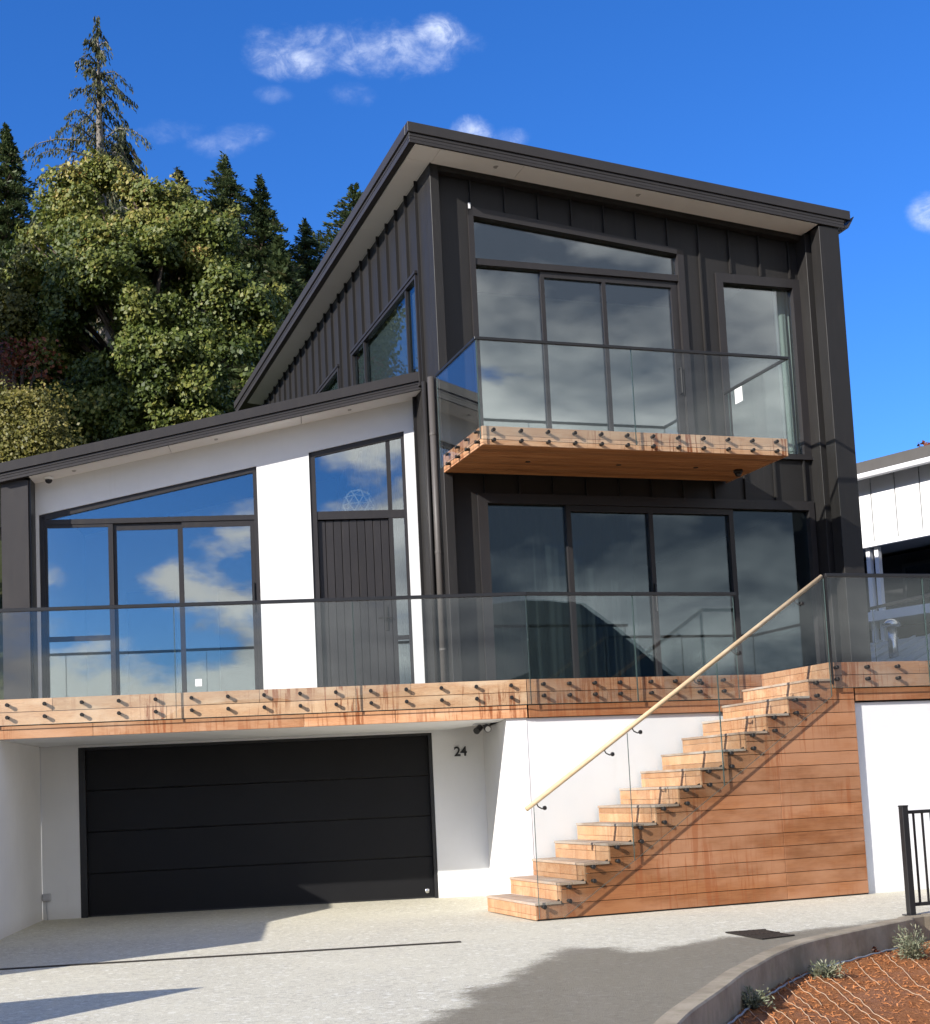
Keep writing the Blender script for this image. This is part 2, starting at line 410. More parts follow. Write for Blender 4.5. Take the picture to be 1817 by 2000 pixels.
c = t.mix(t.math('MULTIPLY', t.smooth(t.noise(g, 2.3, 6, .7), .52, .76), .28), c, (.40, .37, .33))
c = t.mix(1.0, c, (.985, 1.0, .955), 'MULTIPLY')
c = t.mix(t.math('MULTIPLY', wet, .84), c, t.mix(.62, c, (.07, .062, .048), 'MULTIPLY'))
c = t.mix(t.math('MULTIPLY', wet, .55), c, (.130, .108, .074))
trk = t.noise(t.scale(g, (1.6, .22, 1)), 1.1, 5, .6)
c = t.mix(t.math('MULTIPLY', t.smooth(trk, .52, .72), .16), c, (.36, .33, .29))
bsdf(t, out, c, t.math('SUBTRACT', .9, t.math('MULTIPLY', wet, .16)), .25, bump=vor.outputs['Distance'], bstr=.35, bdist=.006); AGG = m
mb = MB(); rows = np.concatenate([np.arange(-5, 7, .5), np.arange(7, 20.6, .085)]); NC = 150
for y in rows:
    x1 = kerb_x(y) - .13
    for i in range(NC):
        mb.v.append((-9 + (x1 + 9) * (i / (NC-1)) ** .8, y, 0.0))
mb.f = [(j*NC+i, j*NC+i+1, (j+1)*NC+i+1, (j+1)*NC+i) for j in range(len(rows)-1) for i in range(NC-1)]
drive = tag(mb.build('driveway', AGG, fr=FW), kind='structure')
pv = np.array(mb.v); sd = seg_d(pv[:, 0], pv[:, 1], WET)
wa = drive.data.attributes.new('wet', 'FLOAT', 'POINT'); wa.data.foreach_set('value', np.clip(sd, -1, 1).astype(np.float32))
# raised pad under the drive so that its edge is never a floating sheet
m_base = m_plain('sub_base_concrete', (.30, .28, .25), .9, .2, bump=.3)

# kerb: a poured concrete edge retaining the drive above the planting bed
m, t, out = mat('kerb_concrete'); g = geoco(t)
n1 = t.noise(g, 2.2, 6, .65); n2 = t.noise(t.scale(g, (6, 6, 1.0)), 1.3, 5, .7)
c = t.mix(t.smooth(n1, .3, .7), (.21, .175, .125), (.35, .30, .225))
c = t.mix(t.math('MULTIPLY', t.smooth(n2, .5, .72), .5), c, (.19, .175, .095))
c = t.mix(t.math('MULTIPLY', t.smooth(t.noise(g, 1.1, 3), .55, .7), .30), c, (.22, .215, .20))
bsdf(t, out, c, .85, .2, bump=t.noise(g, 40, 5, .7), bstr=.3, bdist=.01); KERBM = m
def smooth_path(pts, step=.12):
    pts = [Vector(p) for p in pts]; outp = []
    for i in range(len(pts)-1):
        p0, p1, p2, p3 = pts[max(i-1, 0)], pts[i], pts[i+1], pts[min(i+2, len(pts)-1)]
        n = max(2, int((p2-p1).length/step))
        for k in range(n):
            s = k/n
            outp.append(.5*((2*p1)+(p2-p0)*s+(2*p0-5*p1+4*p2-p3)*s*s+(3*p1-p0-3*p2+p3)*s**3))
    outp.append(pts[-1]); return outp
kp = smooth_path(KERB); mb = MB(); prof = [(-.16, -.7), (-.16, .0), (-.155, .006), (-.012, .007), (0.0, -.004), (.012, -.7)]
for i, p in enumerate(kp):
    tn = (kp[min(i+1, len(kp)-1)] - kp[max(i-1, 0)]).normalized(); nr = Vector((-tn.y, tn.x, 0))   # towards the bed
    if nr.dot(Vector((1, -.6, 0))) < 0: nr = -nr
    for u, z in prof: mb.v.append(tuple(p + nr*u + Vector((0, 0, z))))
k = len(prof)
mb.f = [(i*k+j, i*k+j+1, (i+1)*k+j+1, (i+1)*k+j) for i in range(len(kp)-1) for j in range(k-1)]
tag(mb.build('kerb', KERBM, fr=FW), kind='structure')

# planting bed of orange bark mulch, lower than the drive
def bed_z(d): return -.235 - .10 * d
def kerb_dist(x, y):
    return min(math.hypot(x-p.x, y-p.y) for p in kp[::2])
rng = np.random.default_rng(5)
def bumps(x, y):
    return (.016*math.sin(3.1*x+1.3*y)*math.sin(2.3*y-1.1*x) + .004*math.sin(17*x-9*y)+.004*math.sin(23*y+11*x))
m, t, out = mat('orange_bark_mulch'); g = geoco(t)
n1 = t.noise(t.scale(g, (1, 1, 1)), 30, 6, .75, 1.5); n2 = t.noise(g, 2.0, 5, .6); n3 = t.noise(g, 90, 3, .7)
c = t.mix(t.smooth(n1, .34, .66), (.20, .065, .022), (.50, .215, .085))
c = t.mix(t.math('MULTIPLY', t.smooth(n2, .45, .7), .55), c, (.36, .18, .11))
c = t.mix(t.math('MULTIPLY', t.smooth(n3, .62, .74), .6), c, (.62, .40, .24))
c = t.mix(t.math('MULTIPLY', t.smooth(t.noise(g, 14, 4), .60, .72), .6), c, (.07, .035, .02))
bsdf(t, out, c, .95, .1, bump=t.math('ADD', n1, n3), bstr=.9, bdist=.03); MULCH = m
mb = MB(); NB = 46; kk = [p for p in kp if p.y < 15.2 and p.y > -3]
for p in kk:
    for i in range(NB):
        x = p.x - .02 + 7.5*(i/(NB-1))**1.5; y = p.y - .25*(x-p.x)
        mb.v.append((x, y, bed_z(min(2.6, kerb_dist(x, y))) + bumps(x, y)*min(1, i/3)))
mb.f = [(j*NB+i, j*NB+i+1, (j+1)*NB+i+1, (j+1)*NB+i) for j in range(len(kk)-1) for i in range(NB-1)]
tag(mb.build('garden_bed', MULCH, fr=FW, smooth=True), kind='structure')
def bed_at(px, py):
    z = -.3
    for _ in range(8):
        p = at_z(px, py, z); z = bed_z(min(2.6, kerb_dist(p.x, p.y))) + bumps(p.x, p.y)
    return at_z(px, py, z)
def bed_h(x, y): return bed_z(min(2.6, kerb_dist(x, y))) + bumps(x, y)
def bark_chips(n=11000):
    rg = np.random.default_rng(8); mbk = MB()
    for i in range(n):
        p = kk[rg.integers(0, len(kk))]; x = p.x + .05 + 3.2*rg.random()**1.3; y = p.y - .25*(x-p.x) + rg.normal(0, .06)
        if y > 14.6 or y < 6 or kerb_dist(x, y) < .03: continue
        a = rg.random()*6.28; l, w_ = rg.uniform(.006, .022), rg.uniform(.002, .005); z = bed_h(x, y) + .006
        dx, dy = math.cos(a)*l, math.sin(a)*l; ex, ey = -math.sin(a)*w_, math.cos(a)*w_; tz = rg.normal(0, .006)
        v8 = [(x-dx-ex, y-dy-ey, z-tz), (x+dx-ex, y+dy-ey, z+tz), (x+dx+ex, y+dy+ey, z+tz), (x-dx+ex, y-dy+ey, z-tz)]
        mbk.hexa(v8 + [(q[0], q[1], q[2]+.004) for q in v8])
    return mbk
CHIP = m_plain('bark_chip', (.42, .17, .065), .9, .15, var=.45, scale=60)
tag(bark_chips().build('bark_mulch', CHIP, fr=FW), 'loose orange bark chips over the planting bed', 'mulch', kind='stuff')

# hills across the valley behind the viewer (mirrored in the windows)
m, t, out = mat('far_hill_bush'); g = geoco(t)
c = t.mix(t.noise(g, .03, 8, .7), (.09, .11, .10), (.16, .175, .145)); bsdf(t, out, c, .95, .1); HILL = m
mb = MB(); NA = 180
for i in range(NA+1):
    az = R(75 + 250*i/NA)                                  # clockwise from +Y
    e = 3.3 + 5.4*sstep(math.degrees(az), 127.5, 137.5)*(1-.85*sstep(math.degrees(az), 148, 172)) + .5*math.sin(az*5.1) + .4*math.sin(az*17)+.25*math.sin(az*41)+.12*math.sin(az*97)
    for rr, hh in ((330, -6), (380, .45), (430, 1.0), (520, .8)):
        z = -6 if hh < 0 else 430*math.tan(R(max(1.5, e)))*hh
        mb.v.append((rr*math.sin(az), rr*math.cos(az), z))
mb.f = [(i*4+j, i*4+j+1, (i+1)*4+j+1, (i+1)*4+j) for i in range(NA) for j in range(3)]
tag(mb.build('hill', HILL, fr=FW, smooth=True), kind='structure')

# ------------------------------------------------------------------ the house
DZ = 2.77                                        # deck level
house = thing('house', 'two storey house, white plastered wing with garage joined to tall dark metal clad block', 'house', FR, (5.84, 17.23, 0))
hl = bpy.data.objects.new('white_wing', None)   # helper transform is avoided: white wing parts are written in L coordinates
bpy.data.objects.remove(hl)
class LM(MB):
    """like MB but written in the white wing's (L) coordinates, converted to the house frame"""
    def build(s, name, mt, parent=None, **kw):
        if parent is not None:
            s.v = [tuple(FR.loc(FL.w(*p))) for p in s.v]
        else: kw.setdefault('fr', FL)
        return super().build(name, mt, parent, **kw)
def toR(a, b, z): return tuple(FR.loc(FL.w(a, b, z)))

# --- white wing: plaster walls
BF = 19.30                                       # white facade
def roofL(a): return 5.905 + .2075*(a + 3.66)    # soffit level of the white wing roof
poly = [(-3.66, 2.4), (-3.66, roofL(-3.66)+.02), (1.74, roofL(1.74)+.02), (1.74, 2.4), (1.43, 2.4), (1.43, 6.545), (.08, 6.262), (.08, 2.4),
        (-.65, 2.4), (-.65, 6.085), (-3.615, 5.468), (-3.615, 2.4)]
wall = LM().prism(poly, 'b', BF, BF+.26).build('wall', PLASTER, house)
gp = [(-3.66, -.3), (-3.66, 2.38), (2.36, 2.38), (2.36, -.3), (1.635, -.3), (1.635, 2.272), (-3.165, 2.272), (-3.165, -.3)]
LM().prism(gp, 'b', 19.345, 19.60).build('wall', PLASTER, house, bevel=.004)
LM().box(2.352, 2.56, 16.93, 19.343, -.3, 2.296).build('wall', PLASTER, house, bevel=.006)                # return wall beside the house number
# pier front and the long basement wall behind the stair
cR = FR.loc(FL.w(2.615, 16.93))
pierp = [toR(2.352, 16.932, 0)[:2], toR(2.612, 16.932, 0)[:2], (12.0, 15.925), (12.0, 16.15), (6.3, 16.15), toR(2.352, 17.2, 0)[:2]]
MB().prism([pierp[1], (12.0, pierp[1][1]), (12.0, 16.2), (pierp[1][0], 16.2)], 'z', -.3, 2.298).build('wall', PLASTER, house, bevel=.004)
LM().box(2.3525, 2.608, 16.926, 17.3, -.3, 2.299).build('wall', PLASTER, house, bevel=.004)
MB().box(9.952, 13.4, 14.385, 14.6, -.3, 2.285).build('wall', PLASTER, house, bevel=.006)                 # white wall right of the stair
MB().box(12.1, 12.3, 14.6, 18.0, -.3, 2.285).build('wall', PLASTER, house)

# --- garage door
gd_ = LM().box(-3.163, -3.075, 19.36, 19.55, 0, 2.27).box(1.585, 1.633, 19.36, 19.55, 0, 2.27).box(-3.075, 1.585, 19.36, 19.55, 2.235, 2.27)\
    .build('garage_door', BLACK, house)
tag(gd_, 'wide black sectional garage door of four panels')
ph = 2.235/4
for i in range(4):
    z0, z1 = .000 + i*ph, .012 + (i+1)*ph - .0015
    bb = 19.46
    LM().prism([(bb, z0+.012), (bb-.006, z0+.024), (bb-.006, z1-.012), (bb, z1), (bb+.04, z1), (bb+.04, z0+.012)], 'a', -3.073, 1.583)\
        .build('door_panel', DOORBLK, gd_, bevel=.002)
LM().box(-3.07, 1.58, 19.455, 19.50, .001, .026).build('rubber_seal', BLACK, gd_)
LM().lathe([(.001, -.01), (.030, -.009), (.034, -.004), (.034, .01)], (1.49, 19.45, .10), 'b', 20).build('lock', m_plain('chrome', (.55, .55, .55), .18, .5, .9), gd_, smooth=True)

# --- left window wall of the white wing
def bars(lst, b0, b1, cls=MB):
    mbx = cls()
    for q in lst:
        if len(q) == 4 and not hasattr(q[0], '__len__'): mbx.box(q[0], q[1], b0, b1, q[2], q[3])
        else: mbx.prism(q, 'b', b0, b1)
    return mbx
GB = 19.35
wl = bars([(-3.613, -3.545, DZ, 5.45), (-.705, -.652, DZ, 6.06),
           [(-3.613, 5.45), (-3.613, 5.466), (-.652, 6.083), (-.652, 6.015), (-.705, 6.0), (-3.545, 5.40)]], BF+.02, BF+.13, LM).build('window', FRAME, house)
tag(wl, 'sliding doors under a raked glass fanlight')
bars([(-3.545, -.705, 5.335, 5.405)], BF+.03, BF+.12, LM).build('transom', FRAME, wl)
bars([(-3.545, -3.515, DZ, 5.335), (-2.70, -2.635, DZ, 5.335), (-3.515, -2.70, 5.29, 5.335), (-3.515, -2.70, DZ, 2.85), (-3.515, -2.70, 3.72, 3.79)], BF+.04, BF+.10, LM).build('sash', FRAME, wl)
bars([(-2.633, -2.59, DZ, 5.335), (-1.76, -1.705, DZ, 5.335), (-2.59, -1.76, 5.24, 5.335), (-2.59, -1.76, DZ, 2.86)], BF+.075, BF+.125, LM).build('sash', FRAME, wl)
bars([(-1.703, -1.69, DZ, 5.335), (-.765, -.707, DZ, 5.335), (-1.69, -.765, 5.25, 5.335), (-1.69, -.765, DZ, 2.86)], BF+.045, BF+.09, LM).build('sash', FRAME, wl)
for poly, bb in (([(-3.545, 5.406), (-.706, 5.406), (-.706, 5.998)], GB), ([(-3.514, 3.791), (-2.701, 3.791), (-2.701, 5.289), (-3.514, 5.289)], GB), ([(-3.514, 2.851), (-2.701, 2.851), (-2.701, 3.719), (-3.514, 3.719)], GB),
                 ([(-2.589, 2.861), (-1.761, 2.861), (-1.761, 5.239), (-2.589, 5.239)], GB+.03), ([(-1.689, 2.861), (-.766, 2.861), (-.766, 5.249), (-1.689, 5.249)], GB)):
    LM().prism(poly, 'b', bb, bb+.012).build('pane', PANE, wl)
LM().box(-.748, -.728, BF+.0, BF+.045, 4.05, 4.45).build('handle', BLACK, wl, bevel=.004)

# --- entrance door with side light and fanlights
dr = bars([(.082, .165, DZ, 6.28), (1.385, 1.428, DZ, 6.5), [(.082, 6.26), (1.428, 6.542), (1.428, 6.47), (.165, 6.205), (.082, 6.19)]], BF+.02, BF+.14, LM).build('front_door', FRAME, house)
tag(dr, 'dark vertical boarded entrance door with side light and raked fanlights')
bars([(.165, 1.385, 5.31, 5.425)], BF+.03, BF+.13, LM).build('transom', FRAME, dr)
bars([(1.165, 1.225, DZ, 5.31), (1.165, 1.225, 5.425, 6.43), (1.225, 1.385, 3.585, 3.645)], BF+.035, BF+.12, LM).build('mullion', FRAME, dr)
nb = 9; wd = (1.163-.168)/nb
for i in range(nb):
    LM().box(.168+i*wd+.0035, .168+(i+1)*wd-.0035, BF+.07+(.002 if i % 2 else 0), BF+.12, DZ+.01, 5.30).build('door_board', FRAME, dr, bevel=.004)
LM().box(.167, 1.163, BF+.121, BF+.13, DZ, 5.31).build('door_backing', FRAME, dr)
hd = LM().box(1.065, 1.105, BF+.055, BF+.07, 3.72, 4.06).build('handle_plate', STEEL, dr, bevel=.004)
LM().tube([(1.085, BF+.05, 3.90), (1.085, BF+.01, 3.90), (.97, BF+.01, 3.90)], .012, 8).build('lever', STEEL, hd)
LM().tube([(1.085, BF+.01, 3.90), (1.16, BF+.01, 3.895)], .010, 8).build('lever', STEEL, hd)
for poly in ([(.166, 5.426), (1.164, 5.426), (1.164, 6.418), (.166, 6.208)], [(1.226, 5.426), (1.384, 5.426), (1.384, 6.46), (1.226, 6.428)],
             [(1.226, 3.646), (1.384, 3.646), (1.384, 5.309), (1.226, 5.309)], [(1.226, DZ), (1.384, DZ), (1.384, 3.584), (1.226, 3.584)]):
    LM().prism(poly, 'b', GB, GB+.012).build('pane', PANE, dr)

# --- roof of the white wing
RB = 18.855                                       # its front edge
rl = LM().hexa([(-4.62, RB+.02, roofL(-4.62)+.10), (1.80, RB+.02, roofL(1.80)+.10), (.2, 27.0, roofL(.2)+.10), (-4.62, 27.0, roofL(-4.62)+.10),
                (-4.62, RB+.02, roofL(-4.62)+.235), (1.80, RB+.02, roofL(1.80)+.235), (.2, 27.0, roofL(.2)+.235), (-4.62, 27.0, roofL(-4.62)+.235)]).build('roof', FASC, house)
tag(rl, 'low pitched dark roof over the white wing')
def slope_bar(a0, a1, b0, b1, dz0, dz1, fn, cls):
    return cls().hexa([(a0, b0, fn(a0)+dz0), (a1, b0, fn(a1)+dz0), (a1, b1, fn(a1)+dz0), (a0, b1, fn(a0)+dz0),
                       (a0, b0, fn(a0)+dz1), (a1, b0, fn(a1)+dz1), (a1, b1, fn(a1)+dz1), (a0, b1, fn(a0)+dz1)])
slope_bar(-4.06, 1.86, RB-.022, RB+.10, .128, .262, roofL, LM).build('barge_flashing', FASC, rl, bevel=.003)
for z0, z1, off in ((.008, .045, .0), (.049, .084, .004), (.088, .122, .0)):
    slope_bar(-4.04, 1.82, RB+off, RB+.09, z0, z1, roofL, LM).build('fascia_rib', FASC, rl, bevel=.002)
edges = [-3.665, -1.81, -.005, 1.735]
for i in range(3):
    slope_bar(edges[i]+.004, edges[i+1]-.004, RB+.03, BF-.001, .003, .018, roofL, LM).build('soffit_panel', SOFF, rl)
slope_bar(-4.6, 1.75, RB+.02, BF+.3, .024, .1, roofL, LM).build('soffit_backing', FASC, rl)
for a in (-3.12, -1.2, .65):
    LM().lathe([(.001, -.002), (.045, -.002), (.05, .006)], (a, 19.09, roofL(a)+.004), 'z', 20).build('downlight', m_plain('downlight_rim%d' % int(a*10), (.42, .41, .39), .5), rl)
LM().box(-4.75, -4.63, RB-.02, 27, roofL(-4.62)-.02, roofL(-4.62)+.10).build('gutter', FASC, rl)
# wing wall at the left end
LM().box(-4.04, -3.685, 18.95, 19.6, 2.3, roofL(-3.86)+.02).build('corner_fin', FASC, house, bevel=.004)
LM().box(-3.684, -3.662, 19.0, 19.4, 2.3, roofL(-3.68)).build('corner_trim', BLACK, house)
LM().box(1.742, 1.80, 19.10, 19.5, 2.4, roofL(1.74)+.01).build('corner_trim', BLACK, house)
# back and side walls of the white wing
LM().box(-3.9, -3.70, 19.54, 27, -.3, roofL(-3.7)+.1).build('wall', PLASTER, house)
LM().box(-3.9, .6, 26.8, 27, -.3, 6.9).build('wall', PLASTER, house)

# --- dark block: roof
def roofR(a): return 9.972 - .0882*(a - 5.42)
RF = 16.77
rr_ = MB().hexa([(5.44, RF+.02, roofR(5.44)+.11), (12.12, RF+.02, roofR(12.12)+.11), (12.12, 30.2, roofR(12.12)+.11), (5.44, 30.2, roofR(5.44)+.11),
                 (5.44, RF+.02, roofR(5.44)+.25), (12.12, RF+.02, roofR(12.12)+.25), (12.12, 30.2, roofR(12.12)+.25), (5.44, 30.2, roofR(5.44)+.25)]).build('roof', FASC, house)
tag(rr_, 'dark single pitch roof high over the tall block')
slope_bar(5.40, 12.17, RF-.022, RF+.10, .142, .278, roofR, MB).build('barge_flashing', FASC, rr_, bevel=.003)
for z0, z1, off in ((.006, .048, .0), (.052, .092, .004), (.096, .136, .0)):
    slope_bar(5.42, 12.07, RF+off, RF+.09, z0, z1, roofR, MB).build('fascia_rib', FASC, rr_, bevel=.002)
zl = roofR(5.42)
MB().box(5.395, 5.50, RF+.101, 30.2, zl+.142, zl+.279).build('barge_flashing', FASC, rr_, bevel=.003)
for z0, z1, off in ((.006, .048, .0), (.052, .092, .004), (.096, .136, .0)):
    MB().box(5.421+off, 5.50, RF+.091, 30.2, zl+z0, zl+z1).build('fascia_rib', FASC, rr_)
for i, (a0, a1) in enumerate(((5.50, 7.05), (7.05, 9.62), (9.62, 11.64))):
    if i == 0: slope_bar(5.86, a1-.003, RF+.03, 17.225, .001, .016, roofR, MB).build('soffit_panel', SOFF, rr_)
    else: slope_bar(a0+.003, a1-.003, RF+.03, 17.225, .001, .016, roofR, MB).build('soffit_panel', SOFF, rr_)
for b0, b1 in ((RF+.03, 17.21), (17.216, 19.6), (19.606, 22.0), (22.006, 24.4), (24.406, 26.8), (26.806, 29.2)):
    slope_bar(5.51, 5.838 if b1 > 17.3 else 5.856, b0, b1, .001, .016, roofR, MB).build('soffit_panel', SOFF, rr_)
slope_bar(5.50, 12.0, RF+.02, 30.1, .022, .11, roofR, MB).build('soffit_backing', FASC, rr_)
DLR = m_plain('downlight_rim_tall', (.40, .385, .36), .5)
for a in (6.72, 8.85):
    MB().lathe([(.001, -.002), (.045, -.002), (.05, .006)], (a, 16.98, roofR(a)+.002), 'z', 20).build('downlight', DLR, rr_)
MB().prism([(12.08, roofR(12.08)+.02), (12.14, roofR(12.08)+.02), (12.19, roofR(12.08)+.10), (12.25, roofR(12.08)+.20), (12.235, roofR(12.08)+.20), (12.175, roofR(12.08)+.115), (12.12, roofR(12.08)+.05), (12.08, roofR(12.08)+.05)], 'b', RF+.0, 30.2).build('gutter', FASC, rr_)

# --- dark block: cladding panels with standing seams
BW = 17.36                                       # front wall face
SEAM = .5
def uw_top(a): return 9.44 - .1065*(a - 6.40)
def lw_cut(a): return None
OPEN = [(6.40, 9.69, lambda a: 5.895, uw_top), (10.20, 11.605, lambda a: 6.05, lambda a: 8.785), (6.34, 11.58, lambda a: DZ, lambda a: 5.425)]
seams = [5.955] + [6.45 + SEAM*k for k in range(11)] + [11.62]
for i in range(len(seams)-1):
    s0, s1 = seams[i], seams[i+1]
    cuts = sorted({s0, s1} | {q for o_ in OPEN for q in (o_[0], o_[1]) if s0 < q < s1})
    zcol = []
    for c0, c1 in zip(cuts[:-1], cuts[1:]):
        mid = (c0+c1)/2
        op = sorted([o_ for o_ in OPEN if o_[0] <= mid <= o_[1]], key=lambda o_: o_[2](mid))
        lo0 = lo1 = 2.5
        for o_ in op:
            if o_[2](mid) > lo0 + .02: zcol.append((c0, c1, lo0, lo1, o_[2](c0), o_[2](c1)))
            lo0, lo1 = o_[3](c0), o_[3](c1)
        zcol.append((c0, c1, lo0, lo1, roofR(c0), roofR(c1)))
    for lev in (0, 1, 2):
        mb = MB()
        for c0, c1, l0, l1, h0, h1 in zcol:
            mz = (l0+h0)/2; lv = 0 if mz < 4.6 else (1 if mz < 7.6 and h0 < 6.2 else 2)
            if h0 - l0 > 6: lv = 2
            if lv != lev: continue
            g0 = .004 if c0 == s0 else 0; g1 = .004 if c1 == s1 else 0
            mb.prism([(c0+g0, l0), (c1-g1, l1), (c1-g1, h1), (c0+g0, h0)], 'b', BW, BW+.05)
        if mb.v: mb.build('cladding_panel', CLAD, house)
    if i > 0:
        a = s0
        op = sorted([o_ for o_ in OPEN if o_[0]-.01 <= a <= o_[1]+.01], key=lambda o_: o_[2](a)); lo = 2.5
        for o_ in op:
            if o_[2](a) > lo+.05: MB().box(a-.011, a+.011, BW-.044, BW+.01, lo, o_[2](a)-.0).build('standing_seam', CLAD, house)
            lo = o_[3](a)
        MB().box(a-.011, a+.011, BW-.044, BW+.01, lo, roofR(a)-.001).build('standing_seam', CLAD, house)
MB().box(5.95, 11.63, BW+.052, BW+.07, 5.42, 5.9).box(5.95, 6.34, BW+.052, BW+.2, 2.5, 9.9).box(9.69, 10.2, BW+.052, BW+.2, 5.9, 9.5).box(11.6, 11.64, BW+.05, BW+.2, 2.5, 9.4)\
    .prism([(6.4, 9.44), (11.6, 8.89), (11.6, 9.42), (6.4, 9.88)], 'b', BW+.052, BW+.2).box(10.2, 11.6, BW+.052, BW+.2, 8.785, 8.9).build('wall', CLAD, house)
MB().box(5.86, 11.64, 17.23, 17.36, 0, .0001) if False else None
slope_bar(5.965, 11.64, 17.228, BW+.04, -.075, .0, roofR, MB).build('eave_trim', CLAD, house)
MB().box(5.838, 5.962, 17.225, BW+.06, 2.4, roofR(5.9)-.001).build('corner_trim', CLAD, house, bevel=.004)
# fin wall at the right end
fin = MB().box(11.65, 11.985, 16.80, 17.03, -.3, roofR(11.8)-.002).build('corner_fin', CLAD, house, bevel=.004)
MB().box(11.60, 11.985, 17.10, 17.42, -.3, roofR(11.8)-.002).build('corner_fin', CLAD, house, bevel=.004)
MB().box(11.70, 11.97, 17.02, 17.11, -.3, roofR(11.8)-.004).build('corner_fin', BLACK, house)
# side wall (left) panels
sb = [17.42] + [17.82 + SEAM*k for k in range(25)] + [30.0]
SW = [(17.93, 21.52, 7.05, 8.64), (22.42, 24.05, 7.05, 8.69)]
for i in range(len(sb)-1):
    s0, s1 = sb[i], sb[i+1]; zt = zl - .002
    cuts = sorted({s0, s1} | {q for o_ in SW for q in o_[:2] if s0 < q < s1})
    mb = MB()
    for c0, c1 in zip(cuts[:-1], cuts[1:]):
        mid = (c0+c1)/2; lo = 2.4
        for o_ in SW:
            if o_[0] <= mid <= o_[1]:
                mb.box(5.84, 5.89, c0, c1, lo, o_[2]); lo = o_[3]
        mb.box(5.84, 5.89, c0+(.004 if c0 == s0 else 0), c1-(.004 if c1 == s1 else 0), lo, zt-.03)
    mb.build('cladding_panel', CLAD, house)
    if i > 0:
        lo = 2.4
        for o_ in SW:
            if o_[0]-.01 <= s0 <= o_[1]+.01: MB().box(5.797, 5.845, s0-.011, s0+.011, lo, o_[2]).build('standing_seam', CLAD, house); lo = o_[3]
        MB().box(5.797, 5.845, s0-.011, s0+.011, lo, zt-.03).build('standing_seam', CLAD, house)
MB().box(5.815, 5.87, 17.37, 30, zt-.032, zt+.03).build('eave_trim', CLAD, house)
MB().box(5.90, 5.95, 17.42, 30, 2.71, 9.8).build('wall', PLASTER2, house)
# right, back wall
MB().box(11.80, 11.98, 17.43, 30, -.3, 9.35).build('wall', CLAD, house)
MB().box(5.9, 11.8, 29.8, 30, -.3, 9.6).build('wall', CLAD, house)
def side_window(b0, b1, z0, z1, mull, lab):
    f = .05
    wn_ = MB().box(5.79, 5.88, b0, b0+f, z0, z1).box(5.79, 5.88, b1-f, b1, z0, z1).box(5.79, 5.88, b0+f, b1-f, z1-f, z1).box(5.79, 5.88, b0+f, b1-f, z0, z0+f)\
        .box(5.775, 5.90, b0-.03, b1+.03, z1+.001, z1+.04).build('window', FRAME, house)
    tag(wn_, lab)
    for b in mull: MB().box(5.80, 5.87, b-.022, b+.022, z0+f, z1-f).build('mullion', FRAME, wn_)
    bs = [b0+f] + list(mull) + [b1-f]
    for q0, q1 in zip(bs[:-1], bs[1:]): MB().box(5.835, 5.847, q0+.024, q1-.024, z0+f+.001, z1-f-.001).build('pane', PANE_DARK, wn_)
side_window(17.93, 21.52, 7.05, 8.64, (18.46, 20.77), 'long side window in the dark cladding above the lower roof')
side_window(22.42, 24.05, 7.05, 8.69, (), 'small side window farther back')

# --- big upper window wall
G2 = BW + .06
def upw(a, d): return uw_top(a) - d
u1 = bars([(6.40, 6.475, 5.9, 9.43), (9.585, 9.688, 5.9, 9.085), [(6.40, 9.435), (9.688, 9.088), (9.688, 9.0), (9.585, 9.01), (6.475, 9.295), (6.40, 9.3)]], BW-.035, BW+.10).build('window', FRAME, house)
tag(u1, 'upper sliding doors under a raked glass fanlight')
bars([(6.475, 9.585, 8.61, 8.70)], BW-.02, BW+.09).build('transom', FRAME, u1)
bars([(7.445, 7.50, 5.9, 8.61), (7.50, 9.585, 8.52, 8.61), (8.385, 8.44, 5.9, 8.52), (9.48, 9.585, 5.9, 8.52), (6.475, 7.445, 5.9, 5.98), (7.5, 8.385, 5.9, 5.98), (8.44, 9.48, 5.9, 5.98)], BW+.02, BW+.085).build('sash', FRAME, u1)
for poly in ([(6.476, 8.701), (9.584, 8.701), (9.584, 9.008), (6.476, 9.293)], [(6.476, 5.981), (7.444, 5.981), (7.444, 8.609), (6.476, 8.609)],
             [(7.501, 5.981), (8.384, 5.981), (8.384, 8.519), (7.501, 8.519)], [(8.441, 5.981), (9.479, 5.981), (9.479, 8.519), (8.441, 8.519)]):
    MB().prism(poly, 'b', G2, G2+.012).build('pane', PANE, u1)
MB().tube([(9.53, BW+.02, 6.95), (9.53, BW-.04, 6.95), (9.53, BW-.04, 7.32), (9.53, BW+.02, 7.32)], .014, 8).build('handle', STEEL, u1)
# upper right window
u2 = bars([(10.20, 10.31, 6.05, 8.78), (11.48, 11.60, 6.05, 8.78), (10.31, 11.48, 8.645, 8.78), (10.31, 11.48, 6.05, 6.12)], BW-.035, BW+.09).build('window', FRAME, house)
tag(u2, 'tall single pane upper window at the right')
MB().box(10.18, 11.64, BW-.06, BW-.036, 6.035, 6.075).build('sill', FRAME, u2)
MB().box(10.311, 11.479, G2, G2+.012, 6.121, 8.644).build('pane', PANE, u2)
